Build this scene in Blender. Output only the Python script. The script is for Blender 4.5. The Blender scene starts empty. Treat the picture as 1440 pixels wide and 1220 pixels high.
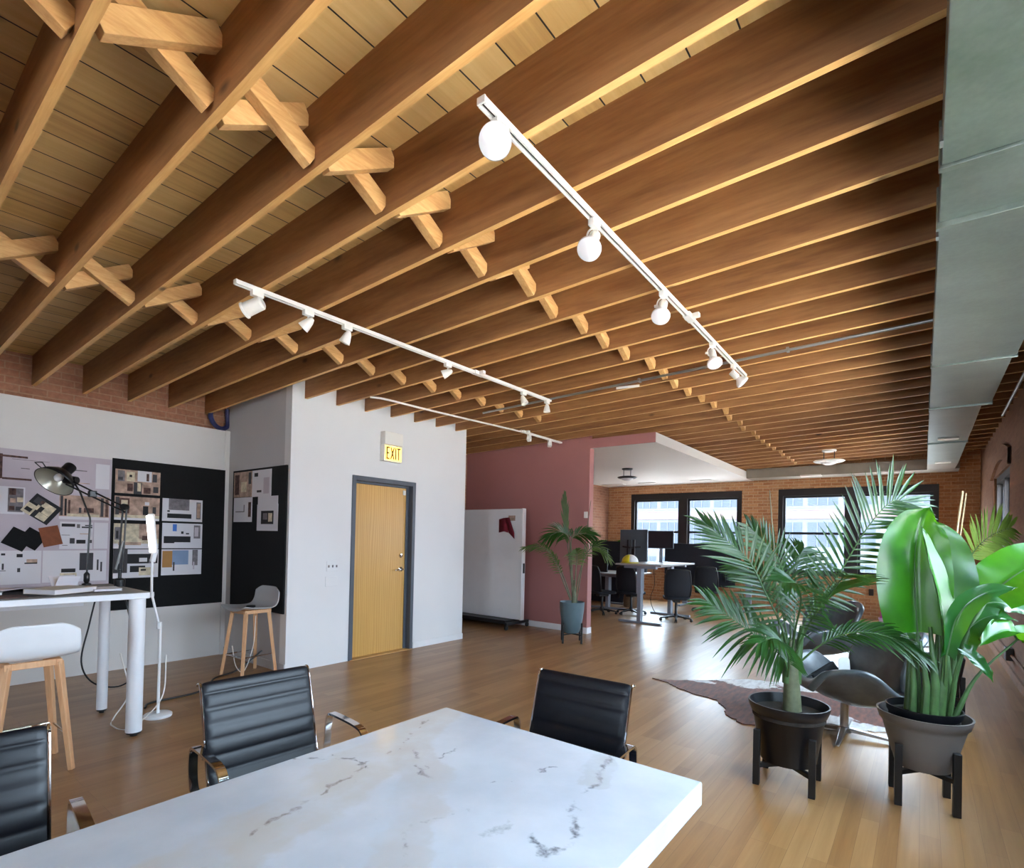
import bpy, bmesh, math, random
from mathutils import Vector, Matrix
random.seed(7)
SC = bpy.context.scene
COL = SC.collection
PI = math.pi

# ------------------------------------------------------------------ materials
def srgb(r, g, b):
    f = lambda c: c / 12.92 if c <= .04045 else ((c + .055) / 1.055) ** 2.4
    return (f(r / 255), f(g / 255), f(b / 255), 1.0)

class NT:
    def __init__(s, name):
        s.m = bpy.data.materials.new(name); s.m.use_nodes = True
        s.t = s.m.node_tree; s.t.nodes.clear()
        s.out = s.n('ShaderNodeOutputMaterial')
    def n(s, kind, **kw):
        nd = s.t.nodes.new(kind)
        for k, v in kw.items():
            if k.startswith('i_'):
                key = k[2:]
                key = int(key) if key.isdigit() else key.replace('_', ' ')
                s.set(nd.inputs[key], v)
            else: setattr(nd, k, v)
        return nd
    def set(s, sock, v):
        if isinstance(v, bpy.types.NodeSocket): s.t.links.new(v, sock)
        else: sock.default_value = v
    def coord(s, which='Object'): return s.n('ShaderNodeTexCoord').outputs[which]
    def sep(s, v): return s.n('ShaderNodeSeparateXYZ', i_0=v).outputs
    def comb(s, x=0., y=0., z=0.): return s.n('ShaderNodeCombineXYZ', i_0=x, i_1=y, i_2=z).outputs[0]
    def map(s, v, scale=(1, 1, 1), loc=(0, 0, 0), rot=(0, 0, 0)):
        return s.n('ShaderNodeMapping', i_Vector=v, i_Scale=scale, i_Location=loc, i_Rotation=rot).outputs[0]
    def math(s, op, a, b=0., c=0.):
        return s.n('ShaderNodeMath', operation=op, i_0=a, i_1=b, i_2=c).outputs[0]
    def noise(s, v, scale=1., detail=4., rough=.55, dist=0.):
        return s.n('ShaderNodeTexNoise', i_Vector=v, i_Scale=scale, i_Detail=detail, i_Roughness=rough, i_Distortion=dist).outputs[0]
    def ramp(s, f, stops, interp='LINEAR'):
        r = s.n('ShaderNodeValToRGB', i_0=f); r.color_ramp.interpolation = interp
        el = r.color_ramp.elements
        while len(el) < len(stops): el.new(.5)
        for e, (p, c) in zip(el, stops):
            e.position = p; e.color = c if len(c) == 4 else (*c, 1)
        return r.outputs[0]
    def mix(s, f, a, b, mode='MIX'):
        m = s.n('ShaderNodeMix', data_type='RGBA', blend_type=mode)
        s.set(m.inputs[0], f); s.set(m.inputs[6], a); s.set(m.inputs[7], b)
        return m.outputs[2]
    def bump(s, h, strength=.3, dist=.01):
        return s.n('ShaderNodeBump', i_Strength=strength, i_Distance=dist, i_Height=h).outputs[0]
    def bsdf(s, color, rough=.5, metal=0., normal=None, **kw):
        b = s.n('ShaderNodeBsdfPrincipled')
        s.set(b.inputs['Base Color'], color); s.set(b.inputs['Roughness'], rough); s.set(b.inputs['Metallic'], metal)
        if normal is not None: s.set(b.inputs['Normal'], normal)
        for k, v in kw.items(): s.set(b.inputs[k.replace('_', ' ')], v)
        return b.outputs[0]
    def done(s, sh):
        s.t.links.new(sh, s.out.inputs[0]); return s.m

G = lambda v: (v, v, v, 1)

def plain(name, rgb, rough=.5, metal=0., var=.06, scale=6., bump=0., **kw):
    """a flat paint / plastic / metal with a little procedural unevenness"""
    t = NT(name); c = srgb(*rgb)
    nz = t.noise(t.coord(), scale, 3.)
    lo = tuple(x * (1 - var) for x in c[:3]) + (1,); hi = tuple(min(1, x * (1 + var)) for x in c[:3]) + (1,)
    col = t.ramp(nz, [(.3, lo), (.7, hi)])
    nrm = t.bump(t.noise(t.coord(), scale * 20, 2.), bump, .002) if bump else None
    return t.done(t.bsdf(col, rough, metal, nrm, **kw))

def wood(name, c1, c2, c3, axis, along=.6, across=9., rough=.55, knots=0., bump=.15, coat=0., coords='Object'):
    """grain runs along `axis`"""
    t = NT(name); v = t.coord(coords)
    sc = [across] * 3; sc[axis] = along
    m = t.map(v, sc)
    g = t.noise(m, 1., 6., .6, .6)
    fine = t.noise(t.map(v, [x * 6 for x in sc]), 1., 3., .6)
    col = t.ramp(g, [(.28, srgb(*c1)), (.5, srgb(*c2)), (.74, srgb(*c3))])
    col = t.mix(.28, col, t.ramp(fine, [(.35, srgb(*c1)), (.65, srgb(*c3))]))
    if knots:
        sk = [3.2] * 3; sk[axis] = 1.5
        vo = t.n('ShaderNodeTexVoronoi', i_Vector=t.map(v, sk), i_Scale=knots, i_Randomness=1.0)
        k = t.ramp(vo.outputs['Distance'], [(.03, G(1)), (.09, G(0))])
        col = t.mix(t.math('MULTIPLY', k, .8), col, srgb(*[x * .45 for x in c1]))
    return t.done(t.bsdf(col, rough, 0., t.bump(fine, bump, .003), Coat_Weight=coat, Coat_Roughness=.25))

def planks(name, cols, ax_along, ax_across, blen, bw, gap, rough=.4, gapcol=(40, 25, 15), coat=0., knots=False, var=.5):
    t = NT(name); x, y, z = t.sep(t.coord()); s = [x, y, z]
    v = t.comb(s[ax_along], s[ax_across], 0.)
    br = t.n('ShaderNodeTexBrick', i_Vector=v, i_Scale=1., i_Mortar_Size=gap, i_Mortar_Smooth=.1, i_Bias=0.,
             i_Brick_Width=blen, i_Row_Height=bw, i_Color1=G(0), i_Color2=G(1), i_Mortar=G(.5), offset=.37, offset_frequency=3)
    sc = [1.2, 1.2, 1.2]; sc[ax_across] = 26.
    g = t.noise(t.map(t.coord(), sc), 1., 6., .62, .5)
    f = t.math('ADD', t.math('MULTIPLY', br.outputs[0], var), t.math('MULTIPLY', g, 1 - var))
    big = t.noise(t.coord(), .5, 2.)
    f = t.math('ADD', f, t.math('MULTIPLY', t.math('SUBTRACT', big, .5), .25))
    col = t.ramp(f, [(.15, srgb(*cols[0])), (.45, srgb(*cols[1])), (.8, srgb(*cols[2]))])
    if knots:
        vo = t.n('ShaderNodeTexVoronoi', i_Vector=t.map(t.coord(), (3, 2, 3)), i_Scale=1.1)
        k = t.ramp(vo.outputs['Distance'], [(.03, G(1)), (.1, G(0))])
        col = t.mix(t.math('MULTIPLY', k, .7), col, srgb(90, 55, 25))
    col = t.mix(br.outputs[1], col, srgb(*gapcol))
    h = t.math('SUBTRACT', t.math('MULTIPLY', g, .15), br.outputs[1])
    return t.done(t.bsdf(col, rough, 0., t.bump(h, .25, .004), Coat_Weight=coat, Coat_Roughness=.2))

def bricks(name, ax, c1, c2, mort, contrast=1., bump=.5):
    t = NT(name); x, y, z = t.sep(t.coord()); s = [x, y, z]
    wob = t.noise(t.coord(), 3., 2.)
    u = t.math('ADD', s[ax], t.math('MULTIPLY', wob, .012)); w = t.math('ADD', z, t.math('MULTIPLY', wob, .012))
    br = t.n('ShaderNodeTexBrick', i_Vector=t.comb(u, w, 0.), i_Scale=1., i_Mortar_Size=.0065, i_Mortar_Smooth=.25, i_Bias=-.1,
             i_Brick_Width=.205, i_Row_Height=.068, i_Color1=srgb(*c1), i_Color2=srgb(*c2), i_Mortar=srgb(*mort))
    n1 = t.noise(t.coord(), 2.2, 5., .65); n2 = t.noise(t.coord(), 28., 4., .6)
    col = t.mix(t.ramp(n1, [(.45, G(0)), (.75, G(.55))]), br.outputs[0], srgb(*mort))
    col = t.mix(.35, col, t.ramp(n2, [(.3, srgb(*[q * .7 for q in c1])), (.7, srgb(*c2))]))
    h = t.math('ADD', t.math('MULTIPLY', br.outputs[1], -1.), t.math('MULTIPLY', n2, .5))
    return t.done(t.bsdf(col, .9, 0., t.bump(h, bump, .012)))

def leafmat(name, c_dark, c_light, rough=.35, transl=.35, vein=(0, 60)):
    t = NT(name); v = t.coord()
    n = t.noise(v, 5., 4.)
    col = t.ramp(n, [(.3, srgb(*c_dark)), (.7, srgb(*c_light))])
    p = t.bsdf(col, rough, 0., None, Specular_IOR_Level=.5)
    tr = t.n('ShaderNodeBsdfTranslucent')
    t.set(tr.inputs[0], t.mix(.5, col, srgb(130, 190, 24)))
    mx = t.n('ShaderNodeMixShader'); mx.inputs[0].default_value = transl
    t.t.links.new(p, mx.inputs[1]); t.t.links.new(tr.outputs[0], mx.inputs[2])
    return t.done(mx.outputs[0])

def glow(name, rgb, strength):
    t = NT(name); e = t.n('ShaderNodeEmission', i_Color=srgb(*rgb), i_Strength=strength)
    return t.done(e.outputs[0])

def glassmat(name, tint=(255, 255, 255), refl=.06):
    t = NT(name); a = t.n('ShaderNodeBsdfTransparent', i_Color=srgb(*tint)); b = t.n('ShaderNodeBsdfGlossy', i_Roughness=.02)
    mx = t.n('ShaderNodeMixShader'); mx.inputs[0].default_value = refl
    t.t.links.new(a.outputs[0], mx.inputs[1]); t.t.links.new(b.outputs[0], mx.inputs[2])
    return t.done(mx.outputs[0])

def galvanized(name):
    t = NT(name); v = t.coord()
    vo = t.noise(v, 40., 2.)
    n = t.noise(v, 2.2, 5., .6)
    f = t.math('ADD', t.math('MULTIPLY', vo, .2), t.math('MULTIPLY', n, .8))
    col = t.ramp(f, [(.3, srgb(118, 128, 122)), (.7, srgb(152, 161, 155))])
    r = t.ramp(f, [(.3, G(.34)), (.7, G(.42))])
    return t.done(t.bsdf(col, r, .9, t.bump(n, .03, .02)))

def marble(name):
    t = NT(name); v = t.coord(); x, y, z = t.sep(v)
    vm = lambda op, a, b=(0, 0, 0): t.n('ShaderNodeVectorMath', operation=op, i_0=a, i_1=b)
    def warp(sc, amt, base):
        nz = t.n('ShaderNodeTexNoise', i_Vector=v, i_Scale=sc, i_Detail=5., i_Roughness=.6).outputs[1]
        sc_ = t.n('ShaderNodeVectorMath', operation='SCALE', i_0=vm('SUBTRACT', nz, (.5, .5, .5)).outputs[0]); t.set(sc_.inputs['Scale'], amt)
        return vm('ADD', base, sc_.outputs[0]).outputs[0]
    flat = t.comb(x, y, 0.)
    P = warp(3.2, .2, flat); P = warp(14., .07, P)
    fine = t.noise(v, 38., 6., .75); patch = t.noise(v, 5., 4., .6)
    col = t.ramp(t.noise(v, 3.5, 5.), [(.3, srgb(180, 185, 194)), (.7, srgb(198, 203, 211))])
    def vein(pts, wd, amt, tone, brk=.45, thin=True):
        d = None
        for a, b in zip(pts, pts[1:]):
            a, b = Vector((*a, 0)), Vector((*b, 0)); e = b - a
            pa = vm('SUBTRACT', P, tuple(a)).outputs[0]
            h = t.n('ShaderNodeMath', operation='DIVIDE', use_clamp=True, i_0=vm('DOT_PRODUCT', pa, tuple(e)).outputs['Value'], i_1=e.length_squared).outputs[0]
            q = t.n('ShaderNodeVectorMath', operation='SCALE', i_0=tuple(e)); t.set(q.inputs['Scale'], h)
            l = vm('LENGTH', vm('SUBTRACT', pa, q.outputs[0]).outputs[0]).outputs['Value']
            d = l if d is None else t.math('MINIMUM', d, l)
        m = t.ramp(d, [(0., G(1)), (wd * (.45 if thin else .78), G(.7)), (wd, G(0))])
        k = t.ramp(fine if thin else patch, [(brk - .14, G(.15)), (brk + .1, G(1))])
        return t.mix(t.math('MULTIPLY', t.math('MULTIPLY', m, k), amt), col, srgb(*tone))
    main = [(-.5, 1.14), (-.35, .83), (-.3, .62), (-.22, .38), (-.17, .1), (-.12, -.4)]
    arm = [(-.3, .84), (-.09, .71), (.04, .55), (.15, .4), (.2, .1)]
    col = vein(main, .13, .75, (186, 178, 168), .45, False)
    col = vein(arm, .085, .75, (184, 180, 178), .45, False)
    col = vein(main, .011, .9, (128, 116, 108), .44); col = vein(arm, .009, .8, (130, 124, 122), .46)
    col = vein([(-.54, .56), (-.42, .64), (-.3, .67), (-.24, .6)], .009, .95, (96, 92, 92), .42)
    col = vein([(.25, 1.25), (.28, 1.08), (.31, .9), (.39, .8), (.41, .7), (.385, .64), (.33, .68)], .013, .95, (84, 86, 92), .43)
    col = vein([(.24, 1.2), (.28, 1.05)], .06, .6, (170, 168, 166), .45, False)
    col = vein([(.05, .8), (.11, .94), (.13, 1.09)], .007, .95, (92, 92, 96), .42); col = vein([(-.155, .74), (-.19, .96)], .006, .9, (96, 94, 94), .42)
    col = vein([(.06, .64), (.085, .77)], .007, .9, (92, 92, 96), .42); col = vein([(.23, .63), (.245, .69)], .02, .7, (110, 112, 116), .48)
    col = vein([(-.27, .0), (-.26, .11)], .008, .9, (92, 92, 96), .42); col = vein([(-.07, .48), (.06, .57), (.11, .66)], .006, .6, (140, 140, 142), .46)
    return t.done(t.bsdf(col, .16, 0., None, Coat_Weight=.3, Coat_Roughness=.05))

def cowhide(name):
    t = NT(name); v = t.coord(); x, y, z = t.sep(v)
    w = t.math('SUBTRACT', t.noise(v, 4., 6., .65), .5)
    hair = t.noise(t.map(v, (30, 7, 30), rot=(0, 0, .6)), 1., 4.)
    col = t.ramp(hair, [(.3, srgb(74, 32, 20)), (.7, srgb(134, 68, 42))])
    for (px, py, rx, ry) in [(-.5, .62, .55, .34), (.62, -.33, .46, .34), (-.85, .3, .3, .1), (.2, .78, .4, .24)]:
        dx = t.math('DIVIDE', t.math('SUBTRACT', x, px), rx); dy = t.math('DIVIDE', t.math('SUBTRACT', y, py), ry)
        d = t.math('ADD', t.math('SQRT', t.math('ADD', t.math('MULTIPLY', dx, dx), t.math('MULTIPLY', dy, dy))), t.math('MULTIPLY', w, 1.6))
        col = t.mix(t.ramp(d, [(.72, G(1)), (.82, G(0))]), col, t.ramp(hair, [(.3, srgb(205, 200, 198)), (.7, srgb(240, 238, 236))]))
    return t.done(t.bsdf(col, .75, 0., t.bump(hair, .4, .006), Sheen_Weight=.2))

def oakdoor(name):
    t = NT(name); v = t.coord()
    m = t.map(v, (6., 9., .9))
    wv = t.n('ShaderNodeTexWave', wave_type='BANDS', bands_direction='Y', i_Vector=m, i_Scale=1.1, i_Distortion=9., i_Detail=3., i_Detail_Scale=.7)
    g = t.noise(t.map(v, (40, 60, 1.6)), 1., 4.)
    col = t.ramp(wv.outputs[0], [(.1, srgb(200, 150, 76)), (.6, srgb(206, 158, 82)), (.95, srgb(212, 166, 90))])
    col = t.mix(.25, col, t.ramp(g, [(.3, srgb(184, 134, 66)), (.7, srgb(220, 176, 100))]))
    return t.done(t.bsdf(col, .38, 0., t.bump(g, .1, .002), Coat_Weight=.2, Coat_Roughness=.3))

M = {}
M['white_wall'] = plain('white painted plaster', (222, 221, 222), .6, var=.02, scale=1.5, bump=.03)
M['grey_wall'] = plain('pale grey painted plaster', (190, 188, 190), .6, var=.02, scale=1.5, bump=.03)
M['panel_white'] = plain('white board panel', (214, 211, 209), .45, var=.02, scale=1.)
M['rose'] = plain('dusty rose paint', (172, 116, 112), .6, var=.03, scale=1.5, bump=.03)
M['soffit'] = plain('soffit paint', (226, 220, 214), .6, var=.015, scale=1.)
M['skirting'] = plain('white skirting paint', (226, 226, 228), .4, var=.02)
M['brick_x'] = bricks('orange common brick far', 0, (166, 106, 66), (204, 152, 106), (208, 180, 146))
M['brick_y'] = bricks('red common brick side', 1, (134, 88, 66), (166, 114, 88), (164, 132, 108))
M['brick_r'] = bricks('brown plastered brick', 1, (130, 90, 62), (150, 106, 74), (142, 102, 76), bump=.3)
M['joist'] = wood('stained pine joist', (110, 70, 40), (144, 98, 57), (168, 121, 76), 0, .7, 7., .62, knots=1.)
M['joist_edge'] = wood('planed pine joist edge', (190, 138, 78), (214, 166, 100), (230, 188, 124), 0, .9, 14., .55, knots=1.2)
M['brace'] = wood('pine bridging', (172, 122, 70), (202, 156, 98), (220, 180, 124), 1, 2.2, 16., .55)
M['deck'] = planks('pine roof deck', [(176, 136, 80), (208, 170, 106), (224, 192, 132)], 1, 0, 2.3, .18, .0035, .6, (38, 24, 12), knots=True, var=.3)
M['floor'] = planks('honey maple floor', [(128, 88, 51), (153, 112, 69), (173, 133, 88)], 1, 0, .95, .083, .0008, .36, (120, 82, 50), coat=.12, var=.32)
M['galv'] = galvanized('galvanized steel')
M['duct_grey'] = plain('grey painted duct', (150, 142, 130), .5, .3)
M['white_metal'] = plain('white powder coat', (232, 232, 234), .35, var=.02)
M['chrome'] = plain('polished chrome', (215, 215, 218), .07, 1., var=.02)
M['alu'] = plain('brushed aluminium', (176, 176, 178), .28, 1., var=.05)
M['steel'] = plain('zinc conduit', (170, 172, 172), .35, .9)
M['leather'] = plain('black leather', (10, 12, 20), .4, var=.2, scale=30., bump=.12, Specular_IOR_Level=.38)  # blue of the reflected sky put into the base colour
M['swan'] = plain('worn grey leather', (80, 84, 88), .3, var=.35, scale=7., bump=.1, Coat_Weight=.25, Coat_Roughness=.25)
M['black'] = plain('black plastic', (18, 18, 20), .4)
M['black_matt'] = plain('matt black felt', (12, 12, 14), .95, var=.2, scale=40.)
M['screen_felt'] = plain('charcoal screen fabric', (30, 31, 40), .9, var=.12, scale=60.)
M['mesh_black'] = plain('black mesh fabric', (26, 28, 36), .75, var=.25, scale=120.)
M['stand_wood'] = plain('black stained wood', (17, 16, 17), .45, var=.2, scale=12.)
M['pot_black'] = plain('black pot plastic', (12, 13, 18), .35)
M['pot_grey'] = plain('taupe pot plastic', (104, 98, 94), .42)
M['pot_teal'] = plain('slate blue glazed pot', (88, 108, 116), .45, var=.08)
M['soil'] = plain('potting soil', (38, 30, 24), .95, var=.4, scale=40., bump=.5)
M['marble'] = marble('white veined marble')
M['hide'] = cowhide('brown and white cowhide')
M['door'] = oakdoor('varnished oak veneer')
M['door_frame'] = plain('slate grey steel frame', (78, 84, 94), .4)
M['win_frame'] = plain('dark bronze window frame', (38, 32, 32), .45)
M['sash'] = plain('dark sash metal', (30, 32, 36), .4)
M['glass'] = glassmat('clear window glass')
M['beech'] = wood('pale beech', (196, 144, 102), (214, 164, 120), (226, 180, 138), 2, 1.5, 18., .45)
M['stool_shell'] = plain('white moulded plastic', (228, 230, 234), .35, var=.02)
M['stool_grey'] = plain('pale grey moulded plastic', (176, 176, 178), .4, var=.02)
M['table_grey'] = plain('grey laminate', (120, 116, 112), .5)
M['table_white'] = plain('white laminate edge', (228, 230, 236), .4, var=.02)
M['paper'] = plain('white paper', (216, 214, 220), .8, var=.02, scale=3.)
M['paper_lilac'] = plain('printed lilac paper', (190, 180, 190), .8, var=.03)
M['ink'] = plain('black print', (34, 33, 36), .8)
M['ink_grey'] = plain('grey print', (118, 112, 116), .8, var=.3, scale=25.)
M['ink_dark'] = plain('dark grey print', (66, 64, 68), .8, var=.1)
M['ink_brown'] = plain('brown print', (88, 62, 56), .8, var=.6, scale=34.)
M['ink_beige'] = plain('beige print', (176, 148, 132), .8, var=.38, scale=16.)
M['ink_cream'] = plain('cream print', (204, 192, 166), .8, var=.28, scale=22.)
M['ink_tan'] = plain('tan print', (170, 124, 70), .8, var=.08)
M['ink_blue'] = plain('blue print', (128, 150, 184), .8, var=.06)
M['ink_bright'] = plain('bright blue note', (70, 120, 200), .8)
M['swatch_brown'] = plain('brown suede swatch', (136, 80, 54), .9, var=.1, scale=30.)
M['oxblood'] = plain('oxblood cloth', (120, 22, 40), .9, var=.15, scale=30.)
M['bulb'] = plain('frosted bulb glass', (236, 234, 236), .25, var=.01, Coat_Weight=.3)
M['fixture'] = plain('cream white fixture', (232, 228, 222), .35, var=.02)
M['fixture_dark'] = plain('track slot', (70, 64, 58), .5)
M['led'] = glow('lit led diffuser', (255, 252, 246), 6.)
M['exit_lit'] = glow('lit exit panel', (255, 208, 92), 1.5)
M['exit_ink'] = plain('exit letters', (126, 62, 20), .6)
M['lamp_inside'] = plain('lamp reflector', (176, 176, 164), .3, .5)
M['lamp_black'] = plain('black enamel', (22, 22, 24), .35)
M['palm'] = leafmat('palm leaf', (18, 48, 22), (42, 84, 32), .34, .26)
M['palm_dry'] = leafmat('dusty palm leaf', (58, 76, 38), (92, 106, 56), .5, .25)
M['palm_light'] = leafmat('young palm leaf', (96, 130, 52), (140, 168, 76), .42, .35)
M['paddle'] = leafmat('banana leaf', (24, 82, 18), (54, 124, 22), .26, .24)
M['paddle_dark'] = leafmat('dark banana leaf', (22, 66, 34), (44, 96, 44), .22, .25)
M['stalk'] = plain('green stalk', (66, 96, 52), .45, var=.25, scale=14.)
M['stalk_pale'] = plain('pale palm stalk', (98, 100, 74), .5, var=.3, scale=16.)
M['stake'] = plain('bamboo stake', (186, 168, 128), .5, var=.15, scale=18.)
M['desk_grey'] = plain('grey desk laminate', (156, 152, 148), .45)
M['desk_leg'] = plain('silver grey steel', (142, 150, 162), .4, .3)
M['monitor'] = plain('dark monitor plastic', (92, 104, 114), .35)
M['monitor_face'] = plain('dark screen glass', (34, 34, 40), .15)
M['hat_yellow'] = plain('yellow hard hat plastic', (226, 208, 30), .3)
M['hat_white'] = plain('white hard hat plastic', (230, 232, 232), .3)
M['sack'] = plain('brown leather bag', (110, 84, 60), .6, var=.2, scale=12.)
M['hose'] = plain('navy corrugated hose', (34, 40, 88), .5, var=.2, scale=30.)
M['petal_pink'] = plain('magenta petal', (204, 60, 170), .6, var=.15)
M['petal_pale'] = plain('pale pink petal', (222, 196, 216), .6, var=.1)
M['facade'] = plain('darkened concrete facade', (66, 68, 72), .8, var=.03, scale=.5)  # outdoor brightness held down in the colour, likewise on band, glass and bars
M['facade_band'] = plain('pink brick band', (84, 64, 66), .8, var=.05, scale=.6)
M['facade_glass'] = plain('hazy blue window glass', (34, 42, 52), .7, var=.15, scale=.8)
M['facade_bar'] = plain('grey glazing bar', (62, 67, 74), .5)
M['asphalt_dark'] = plain('dark street asphalt', (84, 86, 90), .9)
M['asphalt'] = plain('pale street concrete', (178, 176, 172), .9)
M['book_cream'] = plain('cream book cover', (206, 200, 190), .6)
M['book_grey'] = plain('grey book cover', (150, 146, 142), .6)
M['mat_dark'] = plain('dark desk mat', (48, 44, 46), .8, var=.15, scale=20.)
M['tote'] = plain('black tote cloth', (24, 24, 28), .9, var=.2, scale=30.)
M['card'] = plain('white card', (222, 220, 216), .6)
M['reed'] = plain('side table white', (214, 216, 222), .4)

# ------------------------------------------------------------------ mesh building
class MB:
    def __init__(s): s.v = []; s.f = []; s.m = []
    def add(s, vs, fs, mi=0, T=None):
        b = len(s.v)
        for p in vs:
            p = Vector(p)
            s.v.append(T @ p if T else p)
        for f in fs:
            s.f.append([b + i for i in f]); s.m.append(mi)
        return s
    def box(s, lo, hi, mi=0, T=None):
        x0, y0, z0 = lo; x1, y1, z1 = hi
        return s.add([(x0, y0, z0), (x1, y0, z0), (x1, y1, z0), (x0, y1, z0), (x0, y0, z1), (x1, y0, z1), (x1, y1, z1), (x0, y1, z1)],
                     [(0, 3, 2, 1), (4, 5, 6, 7), (0, 1, 5, 4), (1, 2, 6, 5), (2, 3, 7, 6), (3, 0, 4, 7)], mi, T)
    def cbox(s, c, size, mi=0, T=None):
        return s.box([c[i] - size[i] / 2 for i in range(3)], [c[i] + size[i] / 2 for i in range(3)], mi, T)
    def bar(s, p, q, w, h, up=(0, 0, 1), mi=0, w2=None, h2=None):
        p, q = Vector(p), Vector(q); d = (q - p).normalized(); u = Vector(up)
        a = d.cross(u)
        if a.length < 1e-5: a = d.cross(Vector((1, 0, 0)))
        a.normalize(); u = a.cross(d)
        w2 = w2 or w; h2 = h2 or h; vs = []
        for P, W, H in ((p, w, h), (q, w2, h2)):
            for sa, su in ((-1, -1), (1, -1), (1, 1), (-1, 1)): vs.append(P + a * (sa * W / 2) + u * (su * H / 2))
        return s.add(vs, [(0, 3, 2, 1), (4, 5, 6, 7), (0, 1, 5, 4), (1, 2, 6, 5), (2, 3, 7, 6), (3, 0, 4, 7)], mi)
    def tube(s, pts, r, n=10, mi=0, cap=True):
        pts = [Vector(p) for p in pts]; k = len(pts)
        rs = r if isinstance(r, (list, tuple)) else [r] * k
        vs = []; prev = None
        for i, p in enumerate(pts):
            d = (pts[min(i + 1, k - 1)] - pts[max(i - 1, 0)]).normalized()
            if prev is None:
                a = d.cross(Vector((0, 0, 1)))
                if a.length < 1e-3: a = d.cross(Vector((1, 0, 0)))
            else: a = prev - d * prev.dot(d)
            a.normalize(); prev = a; b = d.cross(a)
            for j in range(n):
                t = 2 * PI * j / n; vs.append(p + a * (math.cos(t) * rs[i]) + b * (math.sin(t) * rs[i]))
        fs = [(i * n + j, i * n + (j + 1) % n, (i + 1) * n + (j + 1) % n, (i + 1) * n + j) for i in range(k - 1) for j in range(n)]
        if cap: fs += [tuple(range(n - 1, -1, -1)), tuple(range((k - 1) * n, k * n))]
        return s.add(vs, fs, mi)
    def lathe(s, prof, c=(0, 0, 0), n=28, mi=0, T=None, cap=True):
        vs = []; k = len(prof)
        for (r, z) in prof:
            for j in range(n):
                t = 2 * PI * j / n; vs.append((c[0] + r * math.cos(t), c[1] + r * math.sin(t), c[2] + z))
        fs = [(i * n + j, i * n + (j + 1) % n, (i + 1) * n + (j + 1) % n, (i + 1) * n + j) for i in range(k - 1) for j in range(n)]
        if cap: fs += [tuple(range(n - 1, -1, -1)), tuple(range((k - 1) * n, k * n))]
        return s.add(vs, fs, mi, T)
    def prism(s, poly, z0, z1, mi=0, T=None):
        n = len(poly)
        vs = [(x, y, z0) for x, y in poly] + [(x, y, z1) for x, y in poly]
        return s.add(vs, [tuple(range(n - 1, -1, -1)), tuple(range(n, 2 * n))] + [(i, (i + 1) % n, n + (i + 1) % n, n + i) for i in range(n)], mi, T)
    def grid(s, rows, mi=0):
        """rows: list of equal-length point lists"""
        k = len(rows[0]); vs = [p for r in rows for p in r]
        return s.add(vs, [(i * k + j, i * k + j + 1, (i + 1) * k + j + 1, (i + 1) * k + j) for i in range(len(rows) - 1) for j in range(k - 1)], mi)
    def build(s, name, mat, parent=None, smooth=40, bevel=0., solid=0., subd=0, loc=None, rz=0., fix=True):
        me = bpy.data.meshes.new(name); me.from_pydata([tuple(v) for v in s.v], [], s.f)
        for m in (mat if isinstance(mat, (list, tuple)) else [mat]): me.materials.append(M[m] if isinstance(m, str) else m)
        me.polygons.foreach_set('material_index', s.m)
        if fix:
            bm = bmesh.new(); bm.from_mesh(me); bmesh.ops.recalc_face_normals(bm, faces=bm.faces); bm.to_mesh(me); bm.free()
        if smooth:
            me.polygons.foreach_set('use_smooth', [True] * len(me.polygons)); me.set_sharp_from_angle(angle=math.radians(smooth))
        me.update()
        o = bpy.data.objects.new(name, me); COL.objects.link(o)
        if parent: o.parent = parent
        if loc: o.location = loc
        if rz: o.rotation_euler = (0, 0, rz)
        if solid:
            md = o.modifiers.new('thickness', 'SOLIDIFY'); md.thickness = solid; md.offset = 0
        if bevel:
            md = o.modifiers.new('bevel', 'BEVEL'); md.width = bevel; md.segments = 2; md.limit_method = 'ANGLE'; md.angle_limit = math.radians(40)
        if subd:
            md = o.modifiers.new('subdivision', 'SUBSURF'); md.levels = subd; md.render_levels = subd
        return o

def tag(o, label, cat, group=None):
    o['label'] = label; o['category'] = cat
    if group: o['group'] = group
    return o
def thing(name, label, cat, loc=(0, 0, 0), rz=0., group=None):
    o = bpy.data.objects.new(name, None); COL.objects.link(o); o.empty_display_size = .1
    o.location = loc; o.rotation_euler = (0, 0, rz)
    return tag(o, label, cat, group)
def struct(mb, name, mat, parent=None, **kw):
    o = mb.build(name, mat, parent, **kw)
    if not parent: o['kind'] = 'structure'
    return o
def dup(root, loc, rz=None, label=None, rot=None):
    r = root.copy(); COL.objects.link(r); r.location = loc
    if rz is not None: r.rotation_euler = (0, 0, rz)
    if rot is not None: r.rotation_euler = rot
    if label: r['label'] = label
    for ch in list(root.children):
        c = ch.copy(); COL.objects.link(c); c.parent = r
        for g in list(ch.children):
            d = g.copy(); COL.objects.link(d); d.parent = c
    return r
def crom(pts, n=8):
    P = [Vector(p) for p in pts]; P = [P[0] * 2 - P[1]] + P + [P[-1] * 2 - P[-2]]; out = []
    for i in range(1, len(P) - 2):
        a, b, c, d = P[i - 1:i + 3]
        for k in range(n):
            t = k / n; out.append(.5 * ((2 * b) + (c - a) * t + (2 * a - 5 * b + 4 * c - d) * t * t + (3 * b - a - 3 * c + d) * t ** 3))
    out.append(P[-2]); return out
def rrect(w, h, r, n=5):
    out = []
    for cx, cy, a0 in ((w / 2 - r, h / 2 - r, 0), (-w / 2 + r, h / 2 - r, 90), (-w / 2 + r, -h / 2 + r, 180), (w / 2 - r, -h / 2 + r, 270)):
        for k in range(n + 1):
            a = math.radians(a0 + 90 * k / n); out.append((cx + r * math.cos(a), cy + r * math.sin(a)))
    return out
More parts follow.
